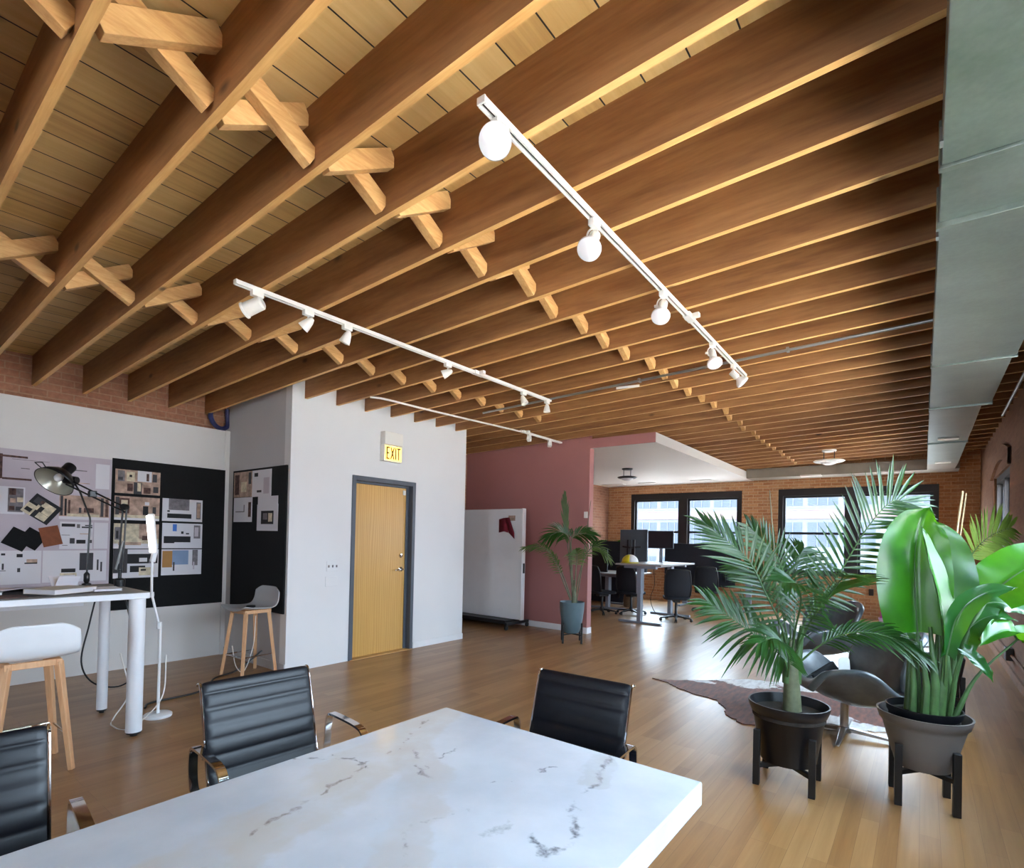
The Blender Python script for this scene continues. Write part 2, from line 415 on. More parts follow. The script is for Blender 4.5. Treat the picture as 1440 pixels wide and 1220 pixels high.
def frame_T(origin, xaxis, yaxis):
    x = Vector(xaxis).normalized(); y = Vector(yaxis); y = (y - x * y.dot(x)).normalized(); z = x.cross(y)
    return Matrix(((x.x, y.x, z.x, origin[0]), (x.y, y.y, z.y, origin[1]), (x.z, y.z, z.z, origin[2]), (0, 0, 0, 1)))
EXPOSURE = 1.6

# ------------------------------------------------------------------ the setting
XL, XR, YN, YF = -6.72, .82, -4.0, 13.0
XE, YE0, YE1 = -5.24, 3.0, 5.69          # the boxed-in entry
YP, XP = 7.33, -4.13                     # rose partition and its free end
def z0(y): return 2.82 + .024 * min(y, 6.5)
def zj(x, y): return z0(y) + .031 * (x + 5.24)       # underside of the joists
JH, JT = .285, .032
YJ = [.455 + .386 * k for k in range(-3, 31)]

b = MB().box((XL - .3, YN - .3, -.12), (XR + .3, YF + .3, 0)); floor = struct(b, 'floor', 'floor')

def wall_holes(name, mat, ax, at0, at1, lo, hi, z1, holes, parent=None):
    """a wall slab between lo..hi along axis ax (0 = x, 1 = y), thickness at0..at1 on the other, with rectangular openings (a, b, z0, z1)"""
    b = MB()
    def seg(a, c, za, zb):
        if c - a < 1e-4 or zb - za < 1e-4: return
        if ax == 0: b.box((a, at0, za), (c, at1, zb))
        else: b.box((at0, a, za), (at1, c, zb))
    cur = lo
    for (a, c, za, zb) in sorted(holes):
        seg(cur, a, 0, z1); seg(a, c, 0, za); seg(a, c, zb, z1); cur = c
    seg(cur, hi, 0, z1)
    return struct(b, name, mat, parent, smooth=0)

W1 = (-6.08, -3.32, .81, 2.68); W2 = (-2.56, .23, .81, 2.68); W3 = (8.78, 10.62, .85, 2.5)
NEARW = [(.6, 3.0, .95, 2.6), (3.5, 5.9, .95, 2.6)]
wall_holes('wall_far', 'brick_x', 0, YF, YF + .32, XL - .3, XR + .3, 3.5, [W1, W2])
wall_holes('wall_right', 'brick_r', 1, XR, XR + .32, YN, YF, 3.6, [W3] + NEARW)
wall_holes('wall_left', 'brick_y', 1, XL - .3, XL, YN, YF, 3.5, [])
BACKW = [(-1.7, .2, .7, 2.55)]
wall_holes('wall_near', 'white_wall', 0, YN - .3, YN, XL - .3, XR + .3, 3.5, BACKW)
struct(MB().box((XL, YN, 0), (XL + .1, YE0, 2.663)), 'wall_board', 'panel_white')
struct(MB().box((XL + .1, YE0 - .05, 0), (XL + .118, YE0, 2.663)), 'trim_1', 'panel_white')
wall_holes('wall_entry', 'white_wall', 1, XE - .12, XE, YE0, YE1, 3.35, [(3.79, 4.71, 0, 2.125)])
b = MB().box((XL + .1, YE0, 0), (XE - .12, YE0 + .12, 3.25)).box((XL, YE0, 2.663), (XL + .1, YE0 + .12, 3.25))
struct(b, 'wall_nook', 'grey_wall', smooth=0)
struct(MB().box((XL, YE1 - .12, 0), (XE - .12, YE1, 3.3)), 'wall_recess', 'white_wall', smooth=0)
b = MB().box((XL, YP, 0), (XP, YP + .13, 3.2)).box((XP, YP, 2.89), (-3.07, YP + .02, 3.035))
struct(b, 'wall_rose', 'rose', smooth=0)
struct(MB().box((XP, YP + .02, 2.89), (-3.07, YF, 3.035)).box((XL, YP + .13, 2.89), (XP, YF, 3.035)), 'ceiling_soffit', 'soffit', smooth=0)
struct(MB().box((XL, YP - .014, 0), (XP + .004, YP, .095)).box((XP, YP - .014, 0), (XP + .014, YP + .13, .095)), 'baseboard_rose', 'skirting', bevel=.004)
struct(MB().box((XE, 4.75, 0), (XE + .012, YE1 + .006, .08)), 'baseboard_entry', 'skirting', bevel=.003)
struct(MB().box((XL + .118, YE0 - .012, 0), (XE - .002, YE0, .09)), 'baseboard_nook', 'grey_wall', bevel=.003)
struct(MB().box((XR - .022, YN, 0), (XR, YF, .1)), 'baseboard_right', 'brick_r', bevel=.004)

# roof deck with its joists and cross bridging
b = MB(); rows = []
for y in (YN - .3, 0, 2, 4, 6.5, YF + .3):
    rows.append([(x, y, zj(x, y) + JH) for x in (XL - .3, XR + .32)])
b.grid(rows); b.grid([[(p[0], p[1], p[2] + .04) for p in r] for r in rows])
ceil = struct(b, 'ceiling', 'deck', smooth=0, fix=False)
for k, y in enumerate(YJ):
    xa = XE if YE0 < y < YE1 else XL
    xb = XR
    b = MB(); n = 8
    for i in range(n):
        xs = [xa + (xb - xa) * (i + j) / n for j in (0, 1)]
        vs = []
        for x in xs:
            z = zj(x, y); vs += [(x, y - JT / 2, z), (x, y + JT / 2, z), (x, y + JT / 2, z + JH), (x, y - JT / 2, z + JH)]
        bb = len(b.v)
        b.v += [Vector(v) for v in vs]
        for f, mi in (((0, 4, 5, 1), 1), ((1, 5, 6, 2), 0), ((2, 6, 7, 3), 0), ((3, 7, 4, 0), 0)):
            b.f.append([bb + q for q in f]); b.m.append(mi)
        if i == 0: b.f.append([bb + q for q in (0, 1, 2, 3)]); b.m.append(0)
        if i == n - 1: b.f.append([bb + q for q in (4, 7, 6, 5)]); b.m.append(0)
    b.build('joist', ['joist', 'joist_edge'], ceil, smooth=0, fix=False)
for row, (bx, kmax) in enumerate(((-2.02, 33), (-4.06, 18))):
    for k in range(1, min(kmax, len(YJ) - 1)):
        ya, yb = YJ[k] + JT / 2, YJ[k + 1] - JT / 2
        if row == 1 and k == 17: continue
        za, zb = zj(bx, YJ[k]), zj(bx, YJ[k + 1])
        x1 = bx + random.uniform(-.03, .03)
        fl = -1 if k in (4, 8, 13, 19) else 1
        for (dx, p, q) in ((-.027 * fl, (ya, za + .25), (yb, zb + .042)), (.027 * fl, (ya, za + .042), (yb, zb + .25))):
            MB().bar((x1 + dx, p[0], p[1]), (x1 + dx, q[0], q[1]), .05, .082, (0, -1, 1) if p[1] > q[1] else (0, 1, 1)).build('bridging_brace', 'brace', ceil, bevel=.002)

# windows
def window(name, ax, sgn, a, c, za, zb, base, rail=None, mull=.2, fw=.09, head=.15, split=True):
    """ax: axis the window runs along; base: inner wall face; sgn: outward direction on the other axis"""
    def box(b, u0, u1, d0, d1, z0_, z1_, mi=0):
        d0, d1 = sorted((base + sgn * d0, base + sgn * d1))
        if ax == 0: b.box((u0, d0, z0_), (u1, d1, z1_), mi)
        else: b.box((d0, u0, z0_), (d1, u1, z1_), mi)
    b = MB()
    box(b, a, a + fw, .03, .2, za, zb); box(b, c - fw, c, .03, .2, za, zb)
    box(b, a + fw, c - fw, .03, .2, zb - head, zb); box(b, a + fw, c - fw, .03, .2, za, za + .07)
    root = struct(b, name, 'win_frame', smooth=0)
    m = (a + c) / 2
    cells = [(a + fw, m - mull / 2), (m + mull / 2, c - fw)] if split else [(a + fw, c - fw)]
    if split:
        bb = MB(); box(bb, m - mull / 2, m + mull / 2, .03, .2, za + .07, zb - head); bb.build('mullion', 'win_frame', root, smooth=0)
    for (u0, u1) in cells:
        sb = MB(); s = .045; zt, zl = zb - head, za + .07
        box(sb, u0, u0 + s, .09, .15, zl, zt); box(sb, u1 - s, u1, .09, .15, zl, zt)
        box(sb, u0 + s, u1 - s, .09, .15, zt - s, zt); box(sb, u0 + s, u1 - s, .09, .15, zl, zl + s)
        if rail: box(sb, u0 + s, u1 - s, .085, .15, rail - .025, rail + .025)
        sb.build('sash', 'sash', root, smooth=0)
        pb = MB(); box(pb, u0 + s, u1 - s, .118, .122, zl + s, zt - s); pb.build('pane', 'glass', root, smooth=0)
    pl = bpy.data.lights.new('daylight_portal', 'AREA'); pl.shape = 'RECTANGLE'; pl.size = c - a; pl.size_y = zb - za; pl.cycles.is_portal = True
    po = bpy.data.objects.new('daylight_portal', pl); COL.objects.link(po)
    pos = (m, base + sgn * .3, (za + zb) / 2) if ax == 0 else (base + sgn * .3, m, (za + zb) / 2)
    po.location = pos
    dv = Vector((0, -sgn, 0)) if ax == 0 else Vector((-sgn, 0, 0))
    po.rotation_euler = dv.to_track_quat('-Z', 'Z').to_euler()
    return root
window('window_1', 0, 1, *W1, YF, rail=1.71)
window('window_2', 0, 1, *W2, YF, rail=1.71)
window('window_3', 1, 1, *W3, XR, rail=1.7, mull=.12, head=.09, fw=.07)
for i, w in enumerate(NEARW): window('window_%d' % (i + 4), 1, 1, *w, XR, rail=1.65, mull=.12, head=.09, fw=.07)
for i, w in enumerate(BACKW): window('window_%d' % (i + 6), 0, -1, *w, YN, rail=1.65, mull=.12, head=.09, fw=.07)
# brick arch over the side window
b = MB(); A = []
for i in range(15):
    t = i / 14; y = W3[0] - .12 + (W3[1] - W3[0] + .24) * t; A.append((y, W3[3] - .02 + .16 * math.sin(PI * t)))
b.grid([[(XR - .035, y, z) for y, z in A], [(XR - .035, y, z + .2) for y, z in A], [(XR, y, z + .2) for y, z in A]])
b.grid([[(XR - .035, y, z) for y, z in A], [(XR, y, z) for y, z in A]])
struct(b, 'trim_2', 'brick_r')

# entry door
b = MB()
for (ya, yb, za, zb) in ((3.766, 3.815, 0, 2.15), (4.685, 4.735, 0, 2.15), (3.815, 4.685, 2.095, 2.15)):
    b.box((XE - .118, ya, za), (XE + .018, yb, zb))
b.box((XE - .118, 3.815, 0), (XE - .06, 3.83, 2.095)).box((XE - .118, 4.645, 0), (XE - .06, 4.685, 2.095)).box((XE - .118, 3.83, 2.07), (XE - .06, 4.645, 2.095))
door = struct(b, 'door_1', 'door_frame', smooth=0, bevel=.004)
MB().box((XE - .112, 3.832, .008), (XE - .068, 4.643, 2.067)).build('door_leaf', 'door', door, bevel=.002)
h = MB(); X0 = XE - .068
h.lathe([(.032, 0), (.032, .008), (.02, .012), (.013, .016), (.013, .05), (0.001, .052)], n=18, T=Matrix.Translation((X0, 4.575, 1.03)) @ Matrix.Rotation(PI / 2, 4, 'Y'))
h.tube([(X0 + .045, 4.575, 1.03), (X0 + .05, 4.54, 1.03), (X0 + .05, 4.47, 1.024), (X0 + .046, 4.452, 1.02)], [.012, .011, .009, .007], 10)
h.build('lever_handle', 'chrome', door)
MB().lathe([(.03, 0), (.03, .01), (.022, .018), (.0005, .02)], n=18, T=Matrix.Translation((X0, 4.575, 1.205)) @ Matrix.Rotation(PI / 2, 4, 'Y')).build('deadbolt', 'chrome', door)
MB().box((X0, 4.585, 1.98), (X0 + .015, 4.625, 2.04)).build('contact_sensor', 'fixture', door, bevel=.003)
MB().box((XE - .118, 3.78, 0), (XE + .03, 4.72, .008)).build('threshold', 'brace', door)

# outside: the building across the street and the road
struct(MB().box((-60, 13.5, -4.3), (80, 60, -4.2)), 'floor_street', 'asphalt_dark')
struct(MB().box((1.2, -50, -4.3), (80, 13.5, -4.2)), 'floor_yard', 'asphalt')
fac = thing('office_building', 'office block with rows of windows across the street, seen through the far windows', 'building', (-8, 34, -4.2))
MB().box((-16, 0, 0), (18, 9, 9.1)).build('facade_wall', 'facade', fac, smooth=0)
MB().box((-16, -.06, 7.15), (18, 0, 7.62)).build('brick_band', 'facade_band', fac, smooth=0)
MB().box((-16, -.08, 7.62), (18, 0, 7.72)).build('ledge', 'facade', fac, smooth=0)
for zr, hh in ((7.9, 1.0), (5.6, 1.35), (3.3, 1.4)):
    for i in range(12):
        x = -9.2 + i * 1.72
        MB().box((x, -.02, zr), (x + 1.45, .02, zr + hh), 0).box((x + .46, -.05, zr), (x + .5, -.02, zr + hh), 1).box((x + .95, -.05, zr), (x + .99, -.02, zr + hh), 1).box((x, -.05, zr + hh * .5), (x + 1.45, -.02, zr + hh * .5 + .04), 1).build('window_unit', ['facade_glass', 'facade_bar'], fac, smooth=0)

# ------------------------------------------------------------------ light and camera
w = bpy.data.worlds.new('overcast sky'); SC.world = w; w.use_nodes = True
wt = w.node_tree; bg = wt.nodes['Background']
tc = wt.nodes.new('ShaderNodeTexCoord'); sx = wt.nodes.new('ShaderNodeSeparateXYZ'); rp = wt.nodes.new('ShaderNodeValToRGB')
wt.links.new(tc.outputs['Generated'], sx.inputs[0]); wt.links.new(sx.outputs[2], rp.inputs[0])
rp.color_ramp.elements[0].position = -.0; rp.color_ramp.elements[0].color = (.5, .56, .64, 1)
rp.color_ramp.elements[1].position = .35; rp.color_ramp.elements[1].color = (.6, .8, 1.0, 1)
wt.links.new(rp.outputs[0], bg.inputs[0]); bg.inputs[1].default_value = 10.5
sl = bpy.data.lights.new('sun', 'SUN'); sl.energy = 60; sl.color = (1, .92, .8); sl.angle = .01
so = bpy.data.objects.new('sun', sl); COL.objects.link(so); so.location = (-20, 0, 30)
so.rotation_euler = Vector((.55, 0, -.84)).to_track_quat('-Z', 'Y').to_euler()      # over the roof onto the ground beyond the right-hand windows

F, CX, CY = 752.06, 718.61, 748.55
yaw, pit, rol = -.656874, .011695, .022331
f = Vector((math.sin(yaw) * math.cos(pit), math.cos(yaw) * math.cos(pit), math.sin(pit)))
r = Vector((math.cos(yaw), -math.sin(yaw), 0)); u = r.cross(f)
r2 = r * math.cos(rol) + u * math.sin(rol); u2 = u * math.cos(rol) - r * math.sin(rol)
cd = bpy.data.cameras.new('camera'); cam = bpy.data.objects.new('camera', cd); COL.objects.link(cam)
cam.matrix_world = Matrix(((r2.x, u2.x, -f.x, 0), (r2.y, u2.y, -f.y, 0), (r2.z, u2.z, -f.z, 1.45), (0, 0, 0, 1)))
cd.sensor_fit = 'HORIZONTAL'; cd.sensor_width = 36; cd.lens = F / 1440 * 36
cd.shift_x = (720 - CX) / 1440; cd.shift_y = (CY - 610) / 1440; cd.clip_start = .02; cd.clip_end = 200
SC.camera = cam
SC.view_settings.view_transform = 'Standard'; SC.view_settings.look = 'None'; SC.view_settings.gamma = 1.0
SC.view_settings.use_curve_mapping = False
SC.view_settings.exposure = EXPOSURE
SC.cycles.use_denoising = True
SC.cycles.max_bounces = 10; SC.cycles.diffuse_bounces = 6; SC.cycles.transparent_max_bounces = 12
SC.cycles.sample_clamp_indirect = 8.0

# ------------------------------------------------------------------ marble table and its chairs
t = thing('meeting_table', 'long meeting table with a thick white veined marble top in the foreground', 'table', (-1.06, .4, 0))
MB().box((-.54, -1.3, .657), (.54, 1.25, .73)).build('tabletop', 'marble', t, bevel=.006)
for y in (-.85, .75):
    MB().box((-.3, y - .05, 0), (.3, y + .05, .655)).build('pedestal', 'black', t, bevel=.008)

def five_star(t, R, z_hub, mat, r_col, z_top, caster='black', n=5, a0=.3):
    for k in range(n):
        a = a0 + 2 * PI * k / n; d = Vector((math.cos(a), math.sin(a), 0))
        l = MB().bar(d * .02 + Vector((0, 0, z_hub)), d * R + Vector((0, 0, z_hub - .035)), .05, .035, w2=.03, h2=.022).build('base_leg', mat, t, bevel=.006)
        c = MB(); e = d * (R - .005); s = d.cross(Vector((0, 0, 1)))
        for q in (-1, 1):
            c.lathe([(.004, -.009), (.024, -.009), (.026, 0), (.024, .009), (.004, .009)], n=14, T=frame_T(e + s * (q * .014) + Vector((0, 0, .026)), (0, 0, 1), d))
        c.tube([e + Vector((0, 0, .026)) - s * .02, e + Vector((0, 0, .026)) + s * .02], .007, 8)
        c.tube([e + Vector((0, 0, .03)), e + Vector((0, 0, z_hub - .03))], .008, 8)
        c.build('caster', caster, l)
    MB().lathe([(.04, z_hub - .03), (.04, z_hub + .03), (r_col, z_hub + .05), (r_col, z_top)], n=18).build('gas_column', mat, t)

def make_exec(loc, rz, label, group):
    t = thing('meeting_chair', label, 'chair', loc, rz, group)
    # side profile of the sling: seat front -> bend -> back top, x forward
    prof = crom([(.235, .395), (.2, .425), (.05, .415), (-.1, .405), (-.175, .43), (-.21, .5), (-.235, .6), (-.275, .74), (-.3, .815), (-.318, .822), (-.335, .812)], 16)
    prof = [(p.x, p.y) if hasattr(p, 'x') else p for p in [Vector((a[0], a[1], 0)) for a in prof]]
    L = [0.]
    for i in range(1, len(prof)): L.append(L[-1] + math.dist(prof[i], prof[i - 1]))
    def row(i, off):
        x, z = prof[i]; a = prof[max(i - 1, 0)]; c = prof[min(i + 1, len(prof) - 1)]
        d = Vector((c[0] - a[0], c[1] - a[1])).normalized(); n = Vector((d.y, -d.x))
        return x - n.x * off * -1, z + n.y * off * 1 if False else z - n.y * off * -1
    def sling(parent, i0, i1, name):
        b = MB(); top = []; bot = []
        for i in range(i0, i1 + 1):
            s = L[i] / .062; puff = .0065 * abs(math.sin(PI * s)) ** .35
            a = prof[max(i - 1, 0)]; c = prof[min(i + 1, len(prof) - 1)]
            d = Vector((c[0] - a[0], c[1] - a[1])).normalized(); n = Vector((d.y, -d.x))     # towards the sitter
            if n.y < 0 and abs(d.x) > abs(d.y): n = -n
            if n.x < 0 and abs(d.y) > abs(d.x): n = -n
            x, z = prof[i]
            top.append([(x + n.x * puff * w, y, z + n.y * puff * w) for y, w in ((-.226, 0), (-.218, .7), (-.2, 1), (-.1, 1), (0, 1), (.1, 1), (.2, 1), (.218, .7), (.226, 0))])
            bot.append([(x - n.x * .01, y, z - n.y * .01) for y in (-.226, -.218, -.2, -.1, 0, .1, .2, .218, .226)])
        b.grid(top); k = len(b.v); b.grid([list(reversed(r)) for r in bot])
        nr, nc = len(top), 9
        edge = lambda a, c, a2, c2: b.f.append([a, c, c2, a2]) or b.m.append(0)
        for i in range(nr - 1):
            edge(i * nc, (i + 1) * nc, k + i * nc + 8, k + (i + 1) * nc + 8); edge(i * nc + 8, (i + 1) * nc + 8, k + i * nc, k + (i + 1) * nc)
        for j in range(nc - 1):
            edge(j, j + 1, k + 8 - j, k + 7 - j); e = (nr - 1) * nc; edge(e + j, e + j + 1, k + e + 8 - j, k + e + 7 - j)
        return b.build(name, 'leather', parent, smooth=60)
    cut = min(range(len(prof)), key=lambda i: math.dist(prof[i], (-.185, .44)))
    sling(t, 0, cut, 'seat'); sling(t, cut, len(prof) - 1, 'backrest')
    for s in (-1, 1):
        MB().tube([(x - (.008 if z > .44 else 0), s * .232, z - (0 if z > .44 else .008)) for x, z in prof[2::4]], .006, 8).build('side_rail', 'chrome', t)
        pts = [(-.17, s * .243, .4), (-.2, s * .275, .43), (-.205, s * .285, .5), (-.2, s * .287, .585), (-.185, s * .287, .612), (-.155, s * .287, .62), (-.02, s * .287, .618), (.06, s * .287, .61), (.092, s * .287, .592), (.105, s * .286, .56), (.1, s * .28, .48), (.085, s * .262, .425), (.06, s * .243, .41)]
        P = crom(pts, 5); b = MB(); rows = []
        for i, p in enumerate(P):
            d = (P[min(i + 1, len(P) - 1)] - P[max(i - 1, 0)]).normalized(); y = Vector((0, 1, 0)); y = (y - d * y.dot(d)).normalized(); n = d.cross(y)
            rows.append([p + y * a + n * c for a, c in ((-.016, -.005), (.016, -.005), (.016, .005), (-.016, .005), (-.016, -.005))])
        b.grid(rows); b.build('armrest', 'chrome', t, smooth=50)
    for x, z in ((.1, .398), (-.12, .39), (-.25, .54)):
        MB().tube([(x, -.236, z), (x, .236, z)], .009, 8).build('crossbar', 'alu', t)
    MB().bar((.1, 0, .38), (-.12, 0, .375), .07, .03).build('tilt_mechanism', 'alu', t, bevel=.006)
    five_star(t, .3, .09, 'alu', .022, .37)
    return t
ch = make_exec((-2.02, 1.185, 0), math.radians(-4), 'black leather armchair with chrome arms at the table, its left back corner below the grey bar stool', 'chairs round the marble table')
ch['label'] = 'black ribbed leather chair at the long side of the marble table, nearer the entry door'
dup(ch, (-1.91, .2, 0), math.radians(-6), 'black ribbed leather chair cut by the left edge of the photo, beside the marble table')
dup(ch, (-1.21, 1.85, 0), math.radians(-87), 'black leather chair at the far head of the marble table')
dup(ch, (-.185, 1.27, 0), math.radians(90), 'chair at the right side of the marble table, only its chrome armrest showing')

# ------------------------------------------------------------------ counter-height table with what stands on it
ZT = 1.015
t = thing('counter_table', 'tall white-legged work table with a grey top standing by the pinned-up board', 'table', (-4.79, 0, 0))
b = MB().box((-.435, -1.1, ZT - .004), (.435, 1.455, ZT)); b.build('worktop', 'table_grey', t, smooth=0)
b = MB().box((-.437, -1.102, ZT - .045), (.437, 1.457, ZT - .0041)); b.build('edge_frame', 'table_white', t, bevel=.004)
MB().box((-.4, -.95, ZT - .16), (-.385, 1.28, ZT - .046)).build('modesty_rail', 'table_white', t)
for (x, y, rr) in ((.375, 1.4, .05), (-.36, 1.41, .036), (.375, -1.0, .05), (-.36, -1.0, .036)):
    l = MB().lathe([(rr, .03), (rr, ZT - .046)], (x, y, 0), 24).build('leg', 'table_white', t)
    MB().lathe([(rr * .9, .018), (rr * .9, .03)], (x, y, 0), 20).lathe([(rr * .45, 0), (rr * .5, .018)], (x, y, 0), 14).build('foot_glide', 'black', l)

def stool(loc, rz, label, shell):
    t = thing('bar_stool', label, 'stool', loc, rz, 'white shell bar stools')
    prof = crom([(.2, .665), (.185, .69), (.1, .682), (-.05, .675), (-.14, .69), (-.185, .74), (-.205, .82), (-.215, .895)], 5)
    b = MB(); rows = []
    for i, p in enumerate(prof):
        s = i / (len(prof) - 1); hw = .2 + .02 * math.sin(PI * s) - (.03 * max(0, (s - .88) / .12) ** 2) - .05 * max(0, (.1 - s) / .1) ** 2
        r = []
        for j in range(13):
            v = -1 + j / 6; y = hw * v
            lift = .035 * abs(v) ** 2.5 * (1 - s) + .0
            fwd = .03 * abs(v) ** 2.2 * max(0, s - .45) / .55
            corner = -.035 * max(0, abs(v) - .75) / .25 * max(0, (s - .9) / .1)
            r.append((p.x + fwd, y, p.y + lift + corner))
        rows.append(r)
    b.grid(rows); b.build('seat_shell', shell, t, smooth=60, solid=.014, subd=1)
    tops = [(.12, .115), (.12, -.115), (-.13, -.115), (-.13, .115)]; feet = [(.185, .18), (.185, -.18), (-.185, -.18), (-.185, .18)]
    for (a, c), (e, g) in zip(tops, feet):
        MB().bar((a, c, .655), (e, g, 0), .034, .04, (c, -a, 0), w2=.026, h2=.028).build('leg', 'beech', t, bevel=.003)
    MB().box((-.15, -.13, .635), (.14, -.1, .672)).box((-.15, .1, .635), (.14, .13, .672)).box((-.15, -.1, .635), (-.12, .1, .672)).box((.11, -.1, .635), (.14, .1, .672)).build('seat_frame', 'beech', t, bevel=.003)
    q = [(tops[k][0] + (feet[k][0] - tops[k][0]) * .68, tops[k][1] + (feet[k][1] - tops[k][1]) * .68, .21) for k in range(4)]
    MB().tube(q[:2], .008, 8).build('footrest_bar', 'chrome', t)
    MB().tube(q[1:3], .006, 8).build('footrest_bar', 'chrome', t); MB().tube([q[3], q[0]], .006, 8).build('footrest_bar', 'chrome', t)
    return t
stool((-4.245, .79, 0), PI, 'white shell bar stool with beech legs pulled up to the tall work table', 'stool_shell')
stool((-5.475, 2.74, 0), math.radians(-84), 'grey shell bar stool with beech legs standing by the pinboard beside the entry wall', 'stool_grey')
o = MB().lathe([(.001, 0), (.042, 0), (.046, .012), (.04, .022), (.001, .024)], n=20).build('phone_puck', 'black', loc=(-5.47, 2.74, .686))
tag(o, 'small round black device left on the seat of the grey bar stool', 'device')

# floor lamp with a lit tube
t = thing('floor_lamp', 'slim white floor lamp with a lit tube head beside the tall table', 'lamp', (-4.73, 1.66, 0))
MB().lathe([(.001, 0), (.095, 0), (.097, .006), (.097, .018), (.09, .024), (.012, .027), (.012, .05), (.001, .05)], n=36).build('base', 'white_metal', t)
MB().tube([(0, 0, .04), (0, 0, .7)], .0105, 12).build('lower_pole', 'white_metal', t)
MB().lathe([(.001, -.03), (.018, -.026), (.02, 0), (.018, .026), (.001, .03)], (-.008, -.006, .71), 16).build('knuckle', 'white_metal', t)
MB().tube([(-.01, -.008, .72), (-.055, -.045, .94)], .009, 10).build('middle_arm', 'white_metal', t)
MB().lathe([(.001, -.024), (.015, -.02), (.017, 0), (.015, .02), (.001, .024)], (-.057, -.047, .95), 16).build('knuckle', 'white_metal', t)
MB().tube([(-.058, -.048, .95), (-.062, -.05, 1.22)], .009, 10).build('upper_arm', 'white_metal', t)
MB().bar((-.06, -.048, 1.205), (-.05, -.038, 1.285), .036, .036, (1, 0, 0)).build('head_joint', 'white_metal', t, bevel=.008)
hd = MB().bar((-.052, -.04, 1.27), (-.08, -.062, 1.585), .05, .03, (-.8, .6, 0)).build('head', 'white_metal', t, bevel=.012)
MB().bar((-.046, -.054, 1.285), (-.073, -.076, 1.57), .042, .02, (-.8, .6, 0)).build('diffuser', 'led', hd, bevel=.006)

# architect's lamp clamped to the table end, and a second rod lamp
P0 = Vector((-4.93, 1.44, 0)); S = .985
t = thing('architect_lamp', 'black balanced-arm desk lamp with a wide round shade clamped to the tall table', 'lamp', (P0.x, P0.y, ZT))
def lp(x, y, z): return (Vector((x, y, z)) - Vector((-4.94, 1.527, 0))) + Vector((0, 0, -ZT))
MB().lathe([(.001, 0), (.036, 0), (.038, .05), (.03, .06), (.012, .065), (.012, .13), (.001, .13)], n=20).build('clamp', 'lamp_black', t)
E1 = lp(-4.922, 1.54, 1.61); E2 = lp(-5.288, 1.258, 1.82); N0 = Vector((0, 0, .11)); n = Vector((-.18, -.02, 1)).normalized()
pv = Vector((.792, .61, 0))
for o_ in (-.018, .018):
    MB().tube([N0 + pv * o_, E1 + pv * o_ * .8], .0065, 8).build('lower_arm', 'lamp_black', t)
    MB().tube([E1 + Vector((0, 0, o_)), E2 + Vector((0, 0, o_ * 1.3))], .0065, 8).build('upper_arm', 'lamp_black', t)
MB().tube([N0 + pv * -.03 + Vector((0, 0, .02)), N0 * .5 + E1 * .5 + pv * .01], .011, 10).build('spring', 'steel', t)
MB().cbox(E1 * .45 + E2 * .55, (.05, .05, .05)).build('arm_bracket', 'lamp_black', t, bevel=.006)
MB().lathe([(.001, -.02), (.024, -.02), (.026, 0), (.024, .02), (.001, .02)], n=16, T=frame_T(E1 + Vector((0, 0, .02)), pv, (0, 0, 1))).build('elbow_knob', 'lamp_black', t)
ax = Vector((.34, -.5, -.58)).normalized()        # where the shade opens
C0 = lp(-5.345, 1.235, 1.86)
T = frame_T(C0, Vector((0, 0, 1)).cross(ax), ax.cross(Vector((0, 0, 1)).cross(ax)))
sh = MB().lathe([(.045, -.04), (.075, -.02), (.118, .035), (.134, .075)], n=36, T=T, cap=False).build('shade', 'lamp_black', t, solid=.003)
MB().lathe([(.04, -.035), (.071, -.014), (.112, .036), (.13, .073)], n=36, T=T, cap=False).build('reflector', 'lamp_inside', sh)
MB().lathe([(.001, -.02), (.02, -.015), (.03, .01), (.028, .035), (.015, .05), (.001, .055)], n=18, T=T).build('bulb', 'bulb', sh)
MB().lathe([(.001, -.13), (.038, -.13), (.042, -.12), (.04, -.045), (.047, -.038)], n=20, T=T).build('socket', 'lamp_black', sh)
MB().tube([T @ Vector(q) for q in ((-.02, .132, .07), (-.03, .185, .075), (.03, .185, .075), (.02, .132, .07))], .004, 8).build('handle', 'lamp_black', sh)
MB().tube([E2, T @ Vector((0, -.02, -.08))], .012, 8).build('tilt_joint', 'lamp_black', t)

t = thing('rod_lamp', 'thin black rod desk lamp standing behind the magazines on the tall table', 'lamp', (-5.2, 1.3, ZT))
MB().lathe([(.001, 0), (.03, 0), (.03, .01), (.012, .016), (.012, .02)], n=18).build('base', 'lamp_black', t)
MB().lathe([(.012, .015), (.02, .03), (.02, .085), (.008, .1)], n=14).build('socket', 'lamp_black', t)
MB().tube([(0, 0, .09), (.012, .008, .5), (.008, .006, .53), (-.06, -.045, .73), (-.09, -.07, .79)], .0065, 8).build('rod', 'lamp_black', t)
MB().lathe([(.001, -.05), (.03, -.05), (.034, 0), (.026, .05), (.001, .05)], n=16, T=frame_T((-.115, -.09, .82), (0, 0, 1), (.6, -.8, 0))).build('lamp_head', 'lamp_black', t)

